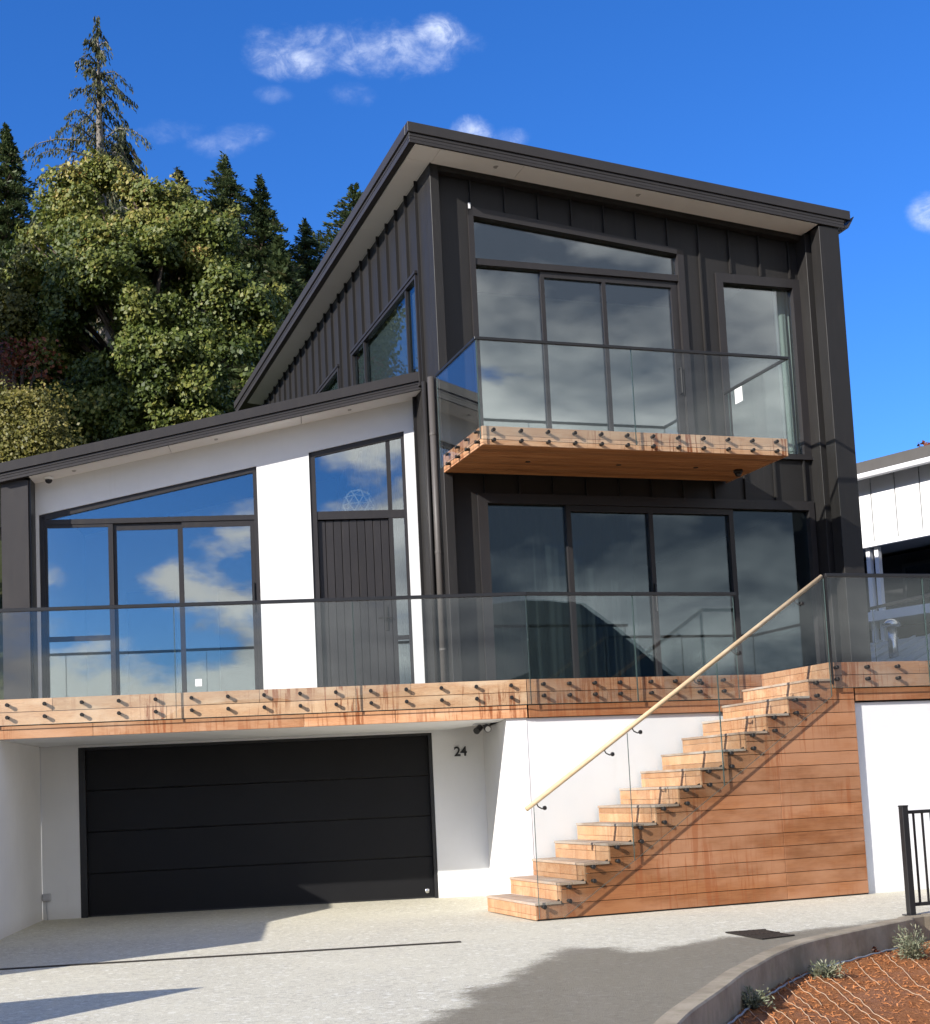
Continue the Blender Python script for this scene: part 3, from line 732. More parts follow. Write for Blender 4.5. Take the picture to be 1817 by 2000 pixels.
# lower window wall
u3 = bars([(6.34, 6.475, DZ, 5.42), (11.485, 11.575, DZ, 5.42), (6.475, 11.485, 5.285, 5.42)], BW-.035, BW+.10).build('window', FRAME, house)
tag(u3, 'lower four panel sliding doors behind the glass balustrade')
bars([(7.63, 7.70, DZ, 5.285), (10.165, 10.235, DZ, 5.285), (8.885, 8.95, DZ, 5.20), (7.70, 10.165, 5.20, 5.285), (6.475, 11.485, DZ, 2.85)], BW-.0, BW+.085).build('sash', FRAME, u3)
for a0, a1, zt in ((6.476, 7.629, 5.284), (7.701, 8.884, 5.199), (8.951, 10.164, 5.199), (10.236, 11.484, 5.284)):
    MB().box(a0, a1, G2, G2+.012, 2.851, zt).build('pane', PANE_DARK, u3)
MB().box(8.905, 8.925, BW-.05, BW-.001, 3.80, 4.2).build('handle', BLACK, u3, bevel=.004)

# --- rooms seen through the glass
WOODF = m_timber('interior_oak_floor', (.28, .17, .09), (.36, .23, .13), (.42, .28, .17), rough=.4)
INT = m_plain('interior_paint', (.55, .55, .54), .85, .2, var=.04, scale=2)
DARKW = m_plain('interior_feature_wall', (.10, .11, .12), .7)
LM().box(-3.68, 1.7, 19.56, 26.78, 2.55, 2.70).build('floor', WOODF, house)
LM().box(-3.68, 1.6, 23.6, 23.75, 2.70, 6.9).build('partition_wall', INT, house)
LM().box(-.22, -.08, 19.56, 23.59, 2.70, 6.5).build('partition_wall', INT, house)
LM().box(-3.0, -2.2, 23.52, 23.59, 2.70, 5.0).box(-1.5, -.75, 23.52, 23.59, 2.70, 5.0).build('interior_door', DARKW, house)
MB().box(5.96, 11.79, 17.44, 29.7, 2.5, 2.70).build('floor', WOODF, house)
MB().box(5.96, 11.79, 17.44, 29.7, 5.45, 5.80).build('floor', INT, house)
MB().box(5.96, 11.79, 23.0, 23.15, 2.71, 5.44).build('partition_wall', DARKW, house)
MB().box(5.96, 11.79, 20.3, 20.45, 5.81, 9.35).build('partition_wall', INT, house)
SHEER = None
m, t, out = mat('sheer_curtain')
d_ = t.node('ShaderNodeBsdfDiffuse'); d_.inputs[0].default_value = (.75, .74, .72, 1); tr_ = t.node('ShaderNodeBsdfTransparent')
tl_ = t.node('ShaderNodeBsdfTranslucent'); tl_.inputs[0].default_value = (.7, .7, .68, 1)
m1 = t.node('ShaderNodeMixShader'); m1.inputs[0].default_value = .5; t.l.new(d_.outputs[0], m1.inputs[1]); t.l.new(tl_.outputs[0], m1.inputs[2])
m2 = t.node('ShaderNodeMixShader'); m2.inputs[0].default_value = .42; t.l.new(tr_.outputs[0], m2.inputs[1]); t.l.new(m1.outputs[0], m2.inputs[2])
t.l.new(m2.outputs[0], out.inputs[0]); SHEER = m
def curtain(a0, a1, b, z0, z1, amp, waves, cls=MB):
    n = int((a1-a0)*90); mbx = cls(); 
    for i in range(n+1):
        a = a0+(a1-a0)*i/n; d = amp*math.sin(waves*a*2*math.pi)+amp*.4*math.sin(waves*2.3*a*6.28+1)
        mbx.v += [(a, b+d*.35, z1), (a, b+d, (z0+z1)/2), (a+.02*math.sin(a*9), b+d*1.2, z0)]
    mbx.f = [(3*i+j, 3*(i+1)+j, 3*(i+1)+j+1, 3*i+j+1) for i in range(n) for j in range(2)]
    return mbx
curtain(6.5, 8.75, 17.72, 2.72, 5.3, .07, 3.4).build('curtain', SHEER, house, smooth=True)
curtain(11.30, 11.56, 17.60, 5.82, 8.75, .02, 6.0).build('curtain', m_plain('roller_blind_fabric', (.62, .63, .60), .9, .1, var=.05), house, smooth=True)

# --- downpipe at the inner corner
mb = MB().tube([(5.775, 17.40, 7.0), (5.775, 17.40, 2.6)], .047, 14)
dp = mb.build('downpipe', PIPE, house, smooth=True)
for z in (6.2, 4.6, 3.3): MB().lathe([(.053, 0), (.053, .03)], (5.775, 17.40, z), 'z', 14).build('pipe_bracket', PIPE, dp)
MB().tube([(5.80, 17.78, 7.05), (5.80, 17.78, 2.6)], .035, 10).build('downpipe', CLAD, house, smooth=True)

# ------------------------------------------------------------------ boundary wall at the left of the drive
LM().prism([(12.56, -.3), (12.56, 1.84), (14.80, 1.84), (15.75, 2.30), (19.343, 2.30), (19.343, -.3)], 'a', -3.90, -3.662).build('retaining_wall', PLASTER, fr=FL, base=(-3.7, 16, 0), bevel=.006)
tag(bpy.data.objects['retaining_wall'], 'white plastered side wall at the left edge, left of the garage', 'wall')

# ------------------------------------------------------------------ timber deck
deck = thing('deck', 'raised timber deck with weathered fascia boards above the garage', 'deck', FR, (6.32, 15.86, 2.3))
def lboards(edges, b0, b1, z0, z1, mt, gap=.002):
    for e0, e1 in zip(edges[:-1], edges[1:]): LM().box(e0+gap, e1-gap, b0, b1, z0, z1).build('fascia_board', mt, deck, bevel=.0025)
def rboards(edges, b0, b1, z0, z1, mt, parent, name='fascia_board', gap=.002):
    for e0, e1 in zip(edges[:-1], edges[1:]): MB().box(e0+gap, e1-gap, b0, b1, z0, z1).build(name, mt, parent, bevel=.0025)
lboards([-5.4, -3.04, -.62, 1.2, 2.618], 16.87, 16.90, 2.618, DZ, T_BLEACH)
lboards([-5.4, -4.1, -1.72, .5, 2.618], 16.87, 16.90, 2.462, 2.612, T_BLEACH)
lboards([-5.4, -2.58, -.1, 1.0, 2.612], 16.882, 16.905, 2.302, 2.452, T_ORANGE)
rboards([6.325, 8.2, 9.62], 15.862, 15.89, 2.618, DZ, T_FASR, deck)
rboards([6.325, 7.4, 9.62], 15.862, 15.89, 2.462, 2.612, T_FASR, deck)
rboards([6.335, 9.62], 15.874, 15.90, 2.302, 2.452, T_CLAD, deck)
rboards([9.612, 10.9, 12.3], 14.322, 14.35, 2.618, DZ, T_FASR, deck)
rboards([9.612, 11.3, 12.3], 14.322, 14.35, 2.462, 2.612, T_FASR, deck)
rboards([9.955, 12.3], 14.334, 14.36, 2.302, 2.452, T_CLAD, deck)
MB().box(12.27, 12.3, 14.352, 17.3, 2.302, DZ).build('fascia_board', T_FASR, deck)
LM().prism([(-5.4, 16.906), (2.60, 16.906), (1.86, 19.27), (-5.4, 19.27)], 'z', 2.30, 2.325).build('soffit_panel', PLASTER, deck)
LM().prism([(-5.4, 16.906), (2.60, 16.906), (1.86, 19.27), (-5.4, 19.27)], 'z', 2.33, 2.73).build('joist_bay', BLACK, deck)
# deck boards: each board its own piece
DBT = T_TREAD
for i in range(17):
    b0 = 16.872 + i*.142
    aR = 2.60 - (b0-16.87)*.23
    if i == 0: b0 += .03
    LM().box(-5.4, aR, b0, b0+.136 if i else 17.008, 2.742, 2.7685).build('deck_board', DBT, deck)
for i in range(10):
    b0 = 15.894 + i*.142
    MB().box(6.36, 9.62, b0, b0+.136, 2.742, 2.7685).build('deck_board', DBT, deck)
for i in range(21):
    b0 = 14.354 + i*.142
    MB().box(9.625, 12.265, b0, b0+.136, 2.742, 2.7685).build('deck_board', DBT, deck)
MB().box(6.36, 9.6, 15.905, 17.3, 2.31, 2.735).build('joist_bay', BLACK, deck)
MB().box(9.97, 12.2, 14.62, 17.3, 2.31, 2.735).build('joist_bay', BLACK, deck)
# ------------------------------------------------------------------ balcony
BZ0, BZ1, BB = 5.65, 5.885, 15.70
balc = thing('balcony', 'cantilevered timber balcony under the upper sliding doors', 'balcony', FR, (5.84, 17.2, BZ0))
rboards([5.845, 7.9, 10.15], BB, BB+.022, BZ0+.119, BZ1, T_BLEACH, balc)
rboards([5.845, 8.6, 10.15], BB, BB+.022, BZ0+.002, BZ0+.116, T_BLEACH, balc)
for z0, z1 in ((BZ0+.119, BZ1), (BZ0+.002, BZ0+.116)):
    MB().box(5.840, 5.862, BB+.023, 17.222, z0, z1).build('fascia_board', T_ORANGE, balc, bevel=.002)
    MB().box(10.128, 10.15, BB+.023, 17.33, z0, z1).build('fascia_board', T_BLEACH, balc, bevel=.002)
n = 14; wb = (17.22-BB-.03)/n
for i in range(n):
    MB().box(5.868, 10.124, BB+.028+i*wb+.003, BB+.028+(i+1)*wb-.003, BZ0+.004, BZ0+.022).build('soffit_board', T_SOFF, balc, bevel=.003)
MB().box(5.87, 10.12, BB+.03, 17.33, BZ0+.025, BZ1-.03).build('joist_bay', BLACK, balc)
for i in range(11):
    MB().box(5.866, 10.122, BB+.026+i*.142, BB+.026+i*.142+.137, BZ1-.027, BZ1-.002).build('deck_board', DBT, balc)
for a in (6.75, 8.05, 9.2):
    MB().lathe([(.001, -.003), (.035, -.003), (.04, .008)], (a, 16.5, BZ0+.003), 'z', 18).build('downlight', STEEL, balc)

# ------------------------------------------------------------------ staircase
NS, RS, GO, A0 = 14, DZ/14, .3025, 5.67
stair = thing('staircase', 'straight flight of timber steps climbing right to the deck beside the white wall', 'staircase', FR, (A0, 14.32, 0))
for k in range(1, NS):
    a = A0 + GO*(k-1); zt = RS*k
    for j in range(2):
        MB().box(a-.012+j*.158+(.002 if j else 0), a-.012+(j+1)*.158-.002, 14.302, 15.855, zt-.028, zt).build('tread_board', T_TREAD, stair, bevel=.003)
for k in range(1, NS+1):
    a = A0 + GO*(k-1); z0 = RS*(k-1)+(.001 if k > 1 else .012); z1 = RS*k-.029
    if k == NS: z1 = DZ
    zs = z0 + (z1-z0)*(.33 if k % 2 else .62)
    for q0, q1 in ((z0, zs-.0015), (zs+.0015, z1)):
        MB().box(a, a+.022, 14.322, 15.853, q0, q1).build('riser_board', T_RISER, stair, bevel=.002)
def a_left(z):
    k = int(z/RS + 1e-6); return A0 + .0225 + GO*min(k, NS-1)
nbd = 16; bh = 2.46/nbd
for i in range(nbd):
    z0, z1 = .015+i*bh+.003, .015+(i+1)*bh-.003
    if i == nbd-1: z1 = 2.456
    cuts = [z0] + [RS*k-.0285 for k in range(1, NS) if z0 < RS*k-.0285 < z1] + [z1]
    def left_poly(aend):
        pts = []
        for q0, q1 in zip(cuts[:-1], cuts[1:]):
            kk_ = sum(1 for k in range(1, NS) if RS*k-.0285 <= (q0+q1)/2)
            al = min(aend-.01, A0+.0235+GO*kk_); pts += [(al, q0), (al, q1)]
        return pts
    jt = 8.825
    if z1 < 1.80:
        MB().prism(left_poly(jt-.002) + [(jt-.002, z1), (jt-.002, z0)], 'b', 14.322, 14.345).build('cladding_board', T_CLAD, stair, bevel=.0025)
        MB().box(jt+.002, 9.93, 14.322, 14.345, z0, z1).build('cladding_board', T_CLAD, stair, bevel=.0025)
    else:
        MB().prism(left_poly(9.93) + [(9.93, z1), (9.93, z0)], 'b', 14.322, 14.345).build('cladding_board', T_CLAD, stair, bevel=.0025)
MB().box(9.33, 9.61, 14.3225, 14.345, 2.4605, RS*13-.029).build('cladding_board', T_CLAD, stair)
MB().box(A0+.03, 9.94, 14.347, 14.38, .0, .15).box(9.0, 9.94, 14.347, 14.38, .15, 2.3).prism([(A0+.2, .15), (9.0, .15), (9.0, 2.2)], 'b', 14.347, 14.38).build('stringer', BLACK, stair)

# ------------------------------------------------------------------ glass balustrades
BOLT = MB().lathe([(.001, -.026), (.020, -.026), (.0235, -.022), (.0235, -.008), (.020, -.007), (.020, .044)], (0, 0, 0), 'b', 14).mesh('standoff', smooth=False)
BOLT.materials.append(STEEL)
BOLTA = MB().lathe([(.001, -.026), (.020, -.026), (.0235, -.022), (.0235, -.008), (.020, -.007), (.020, .038)], (0, 0, 0), 'a', 14).mesh('standoff_side', smooth=False)
BOLTA.materials.append(STEEL)
def glass_a(par, a0, a1, b, z0, z1, rake=0.0):
    """pane in a plane of constant b; z0/z1 at a0, rising by rake per metre"""
    dz = rake*(a1-a0); poly = [(a0, z0), (a1, z0+dz), (a1, z1+dz), (a0, z1)]
    g_ = MB().prism(poly, 'b', b, b+.017).build('glass_panel', BGLASS, par)
    e = .0035
    MB().prism([(a0-e, z0), (a0-.0005, z0), (a0-.0005, z1), (a0-e, z1)], 'b', b+.0005, b+.0165).prism([(a1+.0005, z0+dz), (a1+e, z0+dz), (a1+e, z1+dz), (a1+.0005, z1+dz)], 'b', b+.0005, b+.0165)\
        .prism([(a0, z0-e), (a1, z0+dz-e), (a1, z0+dz-.0005), (a0, z0-.0005)], 'b', b+.0005, b+.0165).build('glass_edge', GEDGE, g_)
    return g_
def glass_b(par, a, b0, b1, z0, z1):
    g_ = MB().box(a, a+.012, b0, b1, z0, z1).build('glass_panel', BGLASS, par)
    MB().box(a+.0005, a+.0115, b0-.0035, b0-.0005, z0, z1).box(a+.0005, a+.0115, b1+.0005, b1+.0035, z0, z1).box(a+.0005, a+.0115, b0, b1, z0-.0035, z0-.0005).build('glass_edge', GEDGE, g_)
    return g_
RZ = 3.84
bl = thing('glass_balustrade', 'long glass balustrade along the deck above the garage door', 'balustrade', FL, (-1, 16.81, DZ))
ed = [-5.86, -3.73, -1.60, .53, 2.655]
for e0, e1 in zip(ed[:-1], ed[1:]):
    glass_a(bl, e0+.006, e1-.006, 16.810, 2.462, RZ-.04)
    for i in range(5):
        for z in (2.70, 2.553): place('standoff', BOLT, bl, (e0+.18+.4275*i, 16.827, z))
MB().box(-5.86, 2.66, 16.793, 16.843, RZ-.042, RZ).build('cap_rail', BLACK, bl, bevel=.003)
b2 = thing('glass_balustrade', 'short glass balustrade behind the stair between pier and stair head', 'balustrade', FR, (7.8, 15.8, DZ))
for e0, e1, off in ((6.345, 7.79, .18), (7.79, 9.235, .20)):
    glass_a(b2, e0+.006, e1-.006, 15.800, 2.462, RZ-.04)
    for i in range(4):
        for z in (2.705, 2.563): place('standoff', BOLT, b2, (e0+off+.345*i, 15.819, z))
MB().box(6.33, 9.27, 15.783, 15.833, RZ-.042, RZ).build('cap_rail', BLACK, b2, bevel=.003)
b3 = thing('glass_balustrade', 'glass balustrade on the deck right of the stair head', 'balustrade', FR, (10.9, 14.26, DZ))
for e0, e1, n in ((9.615, 11.0, 3), (11.0, 12.36, 3)):
    glass_a(b3, e0+.006, e1-.006, 14.260, 2.462, RZ-.04)
    for i in range(n):
        for z in (2.705, 2.563): place('standoff', BOLT, b3, (e0+.07+.435*i, 14.279, z))
glass_b(b3, 12.345, 14.27, 15.75, 2.462, RZ-.04); glass_b(b3, 12.345, 15.762, 17.2, 2.462, RZ-.04)
MB().box(9.605, 12.37, 14.243, 14.293, RZ-.042, RZ).build('cap_rail', BLACK, b3, bevel=.003)
MB().box(12.325, 12.37, 14.283, 17.25, RZ-.042, RZ).build('cap_rail', BLACK, b3, bevel=.003)
MB().box(9.596, 9.612, 14.245, 14.27, 2.5, RZ-.001).build('end_post', BLACK, b3)
b4 = thing('glass_balustrade', 'glass balustrade around the upper balcony', 'balustrade', FR, (8.0, 15.65, BZ1))
BR = 6.985
for e0, e1 in ((5.80, 7.90), (7.90, 10.20)):
    glass_a(b4, e0+.005, e1-.005, BB-.060, BZ0+.055, BR-.035)
for k in range(12):
    for z in (BZ0+.178, BZ0+.052): place('standoff', BOLT, b4, (5.975+.362*k, BB-.043, z))
glass_b(b4, 5.788, BB-.055, 17.20, BZ0+.055, BR-.035)
glass_b(b4, 10.19, BB-.055, 17.20, BZ0+.055, BR-.035)
for b in (15.80, 16.17, 16.55, 16.93):
    for z in (BZ0+.178, BZ0+.052): place('standoff', BOLTA, b4, (5.80, b, z))
MB().box(5.775, 10.215, BB-.078, BB-.036, BR-.036, BR).build('cap_rail', BLACK, b4, bevel=.003)
MB().box(5.775, 5.815, BB-.044, 17.215, BR-.036, BR).build('cap_rail', BLACK, b4, bevel=.003)
MB().box(10.175, 10.215, BB-.044, 17.30, BR-.036, BR).build('cap_rail', BLACK, b4, bevel=.003)
b5 = thing('stair_balustrade', 'raked glass balustrade of the stair with a round blond timber handrail', 'balustrade', FR, (7.6, 14.26, .5))
SLP = RS/GO
def hr_z(a): return 1.225 + SLP*(a-5.64)
for e0, e1 in ((5.69, 6.865), (6.865, 8.06), (8.06, 9.585)):
    glass_a(b5, e0+.005, e1-.005, 14.26, SLP*(e0-6.06)+.062 if e0 > 5.7 else .02, hr_z(e0)-.02, rake=SLP) if e0 > 5.7 else None
# first pane has its lower corner cut to the ground
g1 = MB().prism([(5.695, .03), (5.985, .03), (6.86, SLP*.80+.062), (6.86, hr_z(6.86)-.02), (5.695, hr_z(5.695)-.02)], 'b', 14.26, 14.277).build('glass_panel', BGLASS, b5)
MB().prism([(5.6915, .03), (5.6945, .03), (5.6945, hr_z(5.69)-.02), (5.6915, hr_z(5.69)-.02)], 'b', 14.2605, 14.2765).prism([(5.985, .0265), (6.86, SLP*.80+.0585), (6.86, SLP*.80+.0615), (5.985, .0295)], 'b', 14.2605, 14.2765).build('glass_edge', GEDGE, g1)
for k in range(13):
    a = 5.76+GO*k; z = .152+RS*k
    place('standoff', BOLT, b5, (a, 14.279, z))
    if k: place('standoff', BOLT, b5, (a, 14.279, z-.152))
HB = 14.325
MB().tube([(5.625, HB, hr_z(5.625)), (9.60, HB, hr_z(9.60))], .0265, 14).build('handrail', T_RAIL, b5, smooth=True)
for a in (5.81, 6.66, 7.02, 7.84, 8.36, 9.25):
    z = hr_z(a)
    br_ = MB().lathe([(.001, -.008), (.020, -.006), (.024, 0), (.024, .012), (.018, .018)], (a, 14.236, z-.115), 'b', 14).build('rail_bracket', STEEL, b5)
    MB().tube([(a, 14.25, z-.115), (a-.015, 14.285, z-.122), (a-.045, 14.315, z-.10), (a-.062, HB, z-.06)], .0075, 8).build('bracket_arm', STEEL, br_, smooth=True)

# ------------------------------------------------------------------ small fittings
def dome_camera(fr, c, label):
    t_ = thing('security_camera', label, 'security camera', fr, c, 'dome security cameras')
    MB().lathe([(.001, 0), (.062, 0), (.065, -.03), (.055, -.042)], c, 'z', 22).build('camera_base', SOFF if fr is FL else STEEL, t_, smooth=True)
    MB().lathe([(.05, -.040), (.047, -.062), (.034, -.082), (.016, -.092), (.001, -.095)], c, 'z', 22).build('camera_dome', BLACK, t_, smooth=True)
dome_camera(FL, (-3.44, 19.10, roofL(-3.44)+.001), 'white dome security camera under the soffit above the left window')
dome_camera(FR, (9.88, 16.55, BZ0+.003), 'dark dome security camera under the right end of the balcony')
tl = thing('twin_spotlight', 'pair of small black spotlights under the deck near the house number', 'spotlight', FL, (2.16, 17.9, 2.29))
MB().box(2.05, 2.27, 17.85, 17.95, 2.285, 2.30).build('mounting_plate', PLASTER, tl)
MB().tube([(2.14, 17.90, 2.285), (2.14, 17.87, 2.25), (2.08, 17.79, 2.20)], [.012, .04, .045], 14).build('lamp_head', BLACK, tl)
lh = MB().tube([(2.22, 17.90, 2.285), (2.22, 17.87, 2.25), (2.23, 17.78, 2.22)], [.012, .042, .047], 14).build('lamp_head', BLACK, tl)
MB().tube([(2.23, 17.779, 2.22), (2.2305, 17.772, 2.219)], .036, 14).build('lens', m_plain('lamp_lens', (.6, .6, .58), .15, .5), lh)
ob = thing('outlet_box', 'grey weatherproof outlet box with a conduit at the foot of the left wall', 'outlet box', FL, (-3.59, 19.3, .29))
OUTB = m_plain('outlet_grey', (.42, .42, .44), .5)
MB().box(-3.655, -3.545, 19.27, 19.343, .25, .35).build('box_body', OUTB, ob, bevel=.01)
MB().box(-3.64, -3.56, 19.262, 19.27, .27, .335).build('box_lid', OUTB, ob, bevel=.004)
MB().tube([(-3.60, 19.30, .25), (-3.60, 19.30, .16), (-3.592, 19.30, .08), (-3.59, 19.30, .0)], .011, 8).build('conduit', OUTB, ob, smooth=True)
# house number 24
hn = thing('house_number', 'black raised house number 24 on the white wall beside the garage', 'house number', FL, (2.02, 19.34, 1.93))
for ch, a in (('2', 1.935), ('4', 2.025)):
    cu = bpy.data.curves.new('digit', 'FONT'); cu.body = ch; cu.size = .182; cu.extrude = .006; cu.offset = .0035
    tmp = bpy.data.objects.new('digit_curve', cu); COL.objects.link(tmp); bpy.context.view_layer.update()
    me = bpy.data.meshes.new_from_object(tmp.evaluated_get(bpy.context.evaluated_depsgraph_get())); bpy.data.objects.remove(tmp, do_unlink=True)
    me.materials.clear(); me.materials.append(BLACK)
    o = bpy.data.objects.new('digit', me); COL.objects.link(o); o.parent = hn
    o.location = Vector((a, 19.334, 1.932)) - base_of(hn); o.rotation_euler = (R(90), 0, 0)
# notice taped to the side pane of the balcony, price sticker on the left sliding door
PAPER = m_plain('paper', (.80, .80, .80), .8, .2, var=.03)
pn = MB().box(10.181, 10.183, 16.80, 17.0, 6.72, 6.93).build('paper_notice', PAPER, fr=FR, base=(10.18, 16.9, 6.7))
tag(pn, 'white paper notice taped to the right side pane of the balcony', 'notice')
sk = MB().box(-1.575, -1.485, 19.336, 19.3385, 3.04, 3.14).build('sticker', PAPER, fr=FL, base=(-1.53, 19.33, 3.04)); tag(sk, 'small white sticker low on the left sliding door glass', 'sticker')
tgm = MB().box(6.405, 6.435, BW-.045, BW-.036, 9.39, 9.47).build('plastic_tag', PAPER, fr=FR, base=(6.42, 17.3, 9.4)); tag(tgm, 'small white tag above the upper window corner', 'tag')
# pendant lamp of wire rings behind the entrance fanlight
pd = thing('pendant_lamp', 'wire globe pendant lamp hanging behind the entrance fanlight', 'pendant lamp', FL, (.765, 19.68, 5.3))
import bmesh
bm = bmesh.new(); bmesh.ops.create_icosphere(bm, subdivisions=2, radius=.24)
edges_ = [(e.verts[0].co.copy(), e.verts[1].co.copy()) for e in bm.edges]; bm.free()
mb = MB()
for p, q in edges_:
    mb.tube([Vector((.765, 19.68, 5.56))+p, Vector((.765, 19.68, 5.56))+q], .009, 5)
mb.build('wire_globe', m_plain('pendant_wire', (.24, .22, .20), .5), pd)
MB().tube([(.765, 19.68, 5.80), (.765, 19.68, 6.75)], .005, 6).build('cord', BLACK, pd)

# drains
GRATE = m_plain('cast_iron', (.035, .030, .025), .6, .4, .3, var=.4, scale=40)
gq = [(3.79, 13.03), (4.19, 13.08), (4.27, 12.47), (3.92, 12.33)]
dg = thing('drain_grate', 'square cast iron drain grate in the damp concrete near the kerb', 'drain grate', FL, (4.03, 12.72, 0))
def lerp2(p, q, s): return (p[0]+(q[0]-p[0])*s, p[1]+(q[1]-p[1])*s)
MB().prism(gq, 'z', .0035, .005).build('sump', BLACK, dg)
for i in range(9):
    s0, s1 = i/9+.012, (i+1)/9-.050
    q = [lerp2(gq[0], gq[1], s0), lerp2(gq[0], gq[1], s1), lerp2(gq[3], gq[2], s1), lerp2(gq[3], gq[2], s0)]
    MB().prism(q, 'z', .005, .013).build('grate_bar', GRATE, dg)
for s0, s1 in ((0, .05), (.46, .52), (.95, 1.0)):
    q = [lerp2(gq[0], gq[3], s0), lerp2(gq[1], gq[2], s0), lerp2(gq[1], gq[2], s1), lerp2(gq[0], gq[3], s1)]
    MB().prism(q, 'z', .0052, .0142).build('grate_bar', GRATE, dg)
cd = thing('channel_drain', 'narrow black slot drain running across the drive before the garage', 'channel drain', FL, (-1, 13.62, 0))
MB().box(-5.0, 1.34, 13.60, 13.645, .002, .006).build('slot', BLACK, cd)
MB().box(-5.0, 1.345, 13.585, 13.598, .001, .009).build('drain_lip', GRATE, cd); MB().box(-5.0, 1.345, 13.647, 13.66, .001, .009).build('drain_lip', GRATE, cd)

# ------------------------------------------------------------------ fence at the right edge
fn = thing('metal_fence', 'black metal picket fence on the kerb at the right edge', 'fence', FR, (8.77, 11.96, 0))
def post(a, b): 
    p_ = MB().box(a-.034, a+.034, b-.034, b+.034, .008, 1.08).build('post', BLACK, fn, bevel=.003)
    MB().box(a-.038, a+.038, b-.038, b+.038, 1.08, 1.095).build('post_cap', BLACK, p_, bevel=.004)
    MB().box(a-.07, a+.07, b-.06, b+.06, .0, .012).build('base_plate', BLACK, p_, bevel=.002)
post(8.77, 11.96); post(10.6, 12.05)
MB().box(8.805, 10.565, 11.965, 12.0, 1.005, 1.04).build('rail', BLACK, fn, bevel=.002); MB().box(8.805, 10.565, 11.965, 12.0, .085, .12).build('rail', BLACK, fn, bevel=.002)
for i in range(16):
    a = 8.90 + i*.105
    MB().box(a-.009, a+.009, 11.973, 11.991, .12, 1.005).build('picket', BLACK, fn)
# split stone pillar at the end of the bed
STONE = m_plain('split_stone', (.36, .32, .27), .9, .2, var=.3, scale=9, bump=.5)
sp_ = thing('stone_pillar', 'low grey block pillar against the kerb at the right edge', 'pillar', FW, (4.60, 13.28, -.6))
for i in range(4):
    o_ = .012*((i*7) % 3)
    MB().box(4.42+o_, 4.95+o_, 13.14-o_, 13.45, -.60+i*.15+.004, -.60+(i+1)*.15-.006).build('stone', STONE, sp_, bevel=.012)

# ------------------------------------------------------------------ erosion netting strands, drip hose, plants
STR = m_plain('jute_strand', (.52, .37, .25), .9, .1, var=.25, scale=30)
en = thing('erosion_netting', 'pale jute strands laid in wavy lines over the orange mulch', 'netting', FW, (3, 10, -.4))
pA, pB = bed_at(1690, 1880), bed_at(1812, 1975)
sd_ = Vector((pB.x-pA.x, pB.y-pA.y, 0)).normalized(); sn_ = Vector((-sd_.y, sd_.x, 0))
if sn_.y > 0: sn_ = -sn_
rg = random.Random(3)
starts = []; acc = 0.0; kz = [p for p in kp if 7.4 < p.y < 14.3]
for i in range(len(kz)-1):
    seg = kz[i+1]-kz[i]; acc += abs(seg.normalized().cross(sd_).z)*seg.length
    if acc > .105: starts.append(kz[i+1]); acc = rg.uniform(-.02, .02)
for i, p0 in enumerate(starts):
    while kerb_dist(p0.x, p0.y) < .07: p0 = p0 + sd_*.03
    p0 = p0 + sd_*rg.uniform(0, .10)
    ph_ = rg.uniform(0, 6); ln = rg.uniform(1.2, 3.0); pts = []; L_ = 0; breaks = rg.random() < .35
    while L_ < ln:
        q = p0 + sd_*L_ + sn_*(.008*math.sin(L_*6+ph_)+.028*math.sin(L_*2.1+i*.35)+.003*math.sin(L_*19+ph_*2))
        pts.append((q.x, q.y, bed_h(q.x, q.y)+.012)); L_ += .04
        if breaks and len(pts) > 22 and rg.random() < .05: break
    MB().tube(pts, .0030, 5).build('strand', STR, en)
hz = [p for p in kp if 7 < p.y < 13.6]; hp = []
for i, p in enumerate(hz):
    tn = (hz[min(i+1, len(hz)-1)]-hz[max(i-1, 0)]).normalized(); nr = Vector((-tn.y, tn.x, 0))
    if nr.dot(Vector((1, -.6, 0))) < 0: nr = -nr
    q = p + nr*(.06+.025*math.sin(i*.13)); hp.append((q.x, q.y, bed_z(kerb_dist(q.x, q.y))+.022))
ho = MB().tube(hp, .009, 7).build('drip_hose', m_plain('hose_grey', (.20, .22, .25), .5), fr=FW, smooth=True); tag(ho, 'thin grey irrigation hose lying along the foot of the kerb', 'hose')

def cards_mesh(name, P, D, N, L, Wd, tint=None):
    """leaf-shaped quads: P centre, D long axis, N normal (n,3 arrays)"""
    D = D/np.linalg.norm(D, axis=1, keepdims=True); S = np.cross(D, N); S /= np.maximum(np.linalg.norm(S, axis=1, keepdims=True), 1e-6)
    Nn = np.cross(S, D); L = np.asarray(L)[:, None]; Wd = np.asarray(Wd)[:, None]; n = len(P)
    V = np.empty((n, 4, 3)); V[:, 0] = P-D*L*.5; V[:, 1] = P+S*Wd*.5+D*L*.08-Nn*Wd*.12; V[:, 2] = P+D*L*.5; V[:, 3] = P-S*Wd*.5+D*L*.08-Nn*Wd*.12
    me = bpy.data.meshes.new(name); me.vertices.add(4*n); me.vertices.foreach_set('co', V.reshape(-1).astype(np.float32))
    me.loops.add(4*n); me.loops.foreach_set('vertex_index', np.arange(4*n, dtype=np.int32))
    me.polygons.add(n); me.polygons.foreach_set('loop_start', np.arange(0, 4*n, 4, dtype=np.int32)); me.polygons.foreach_set('loop_total', np.full(n, 4, np.int32))
    me.update(calc_edges=True)
    if tint is not None:
        at_ = me.attributes.new('tint', 'FLOAT', 'FACE'); at_.data.foreach_set('value', np.asarray(tint, np.float32))
    return me
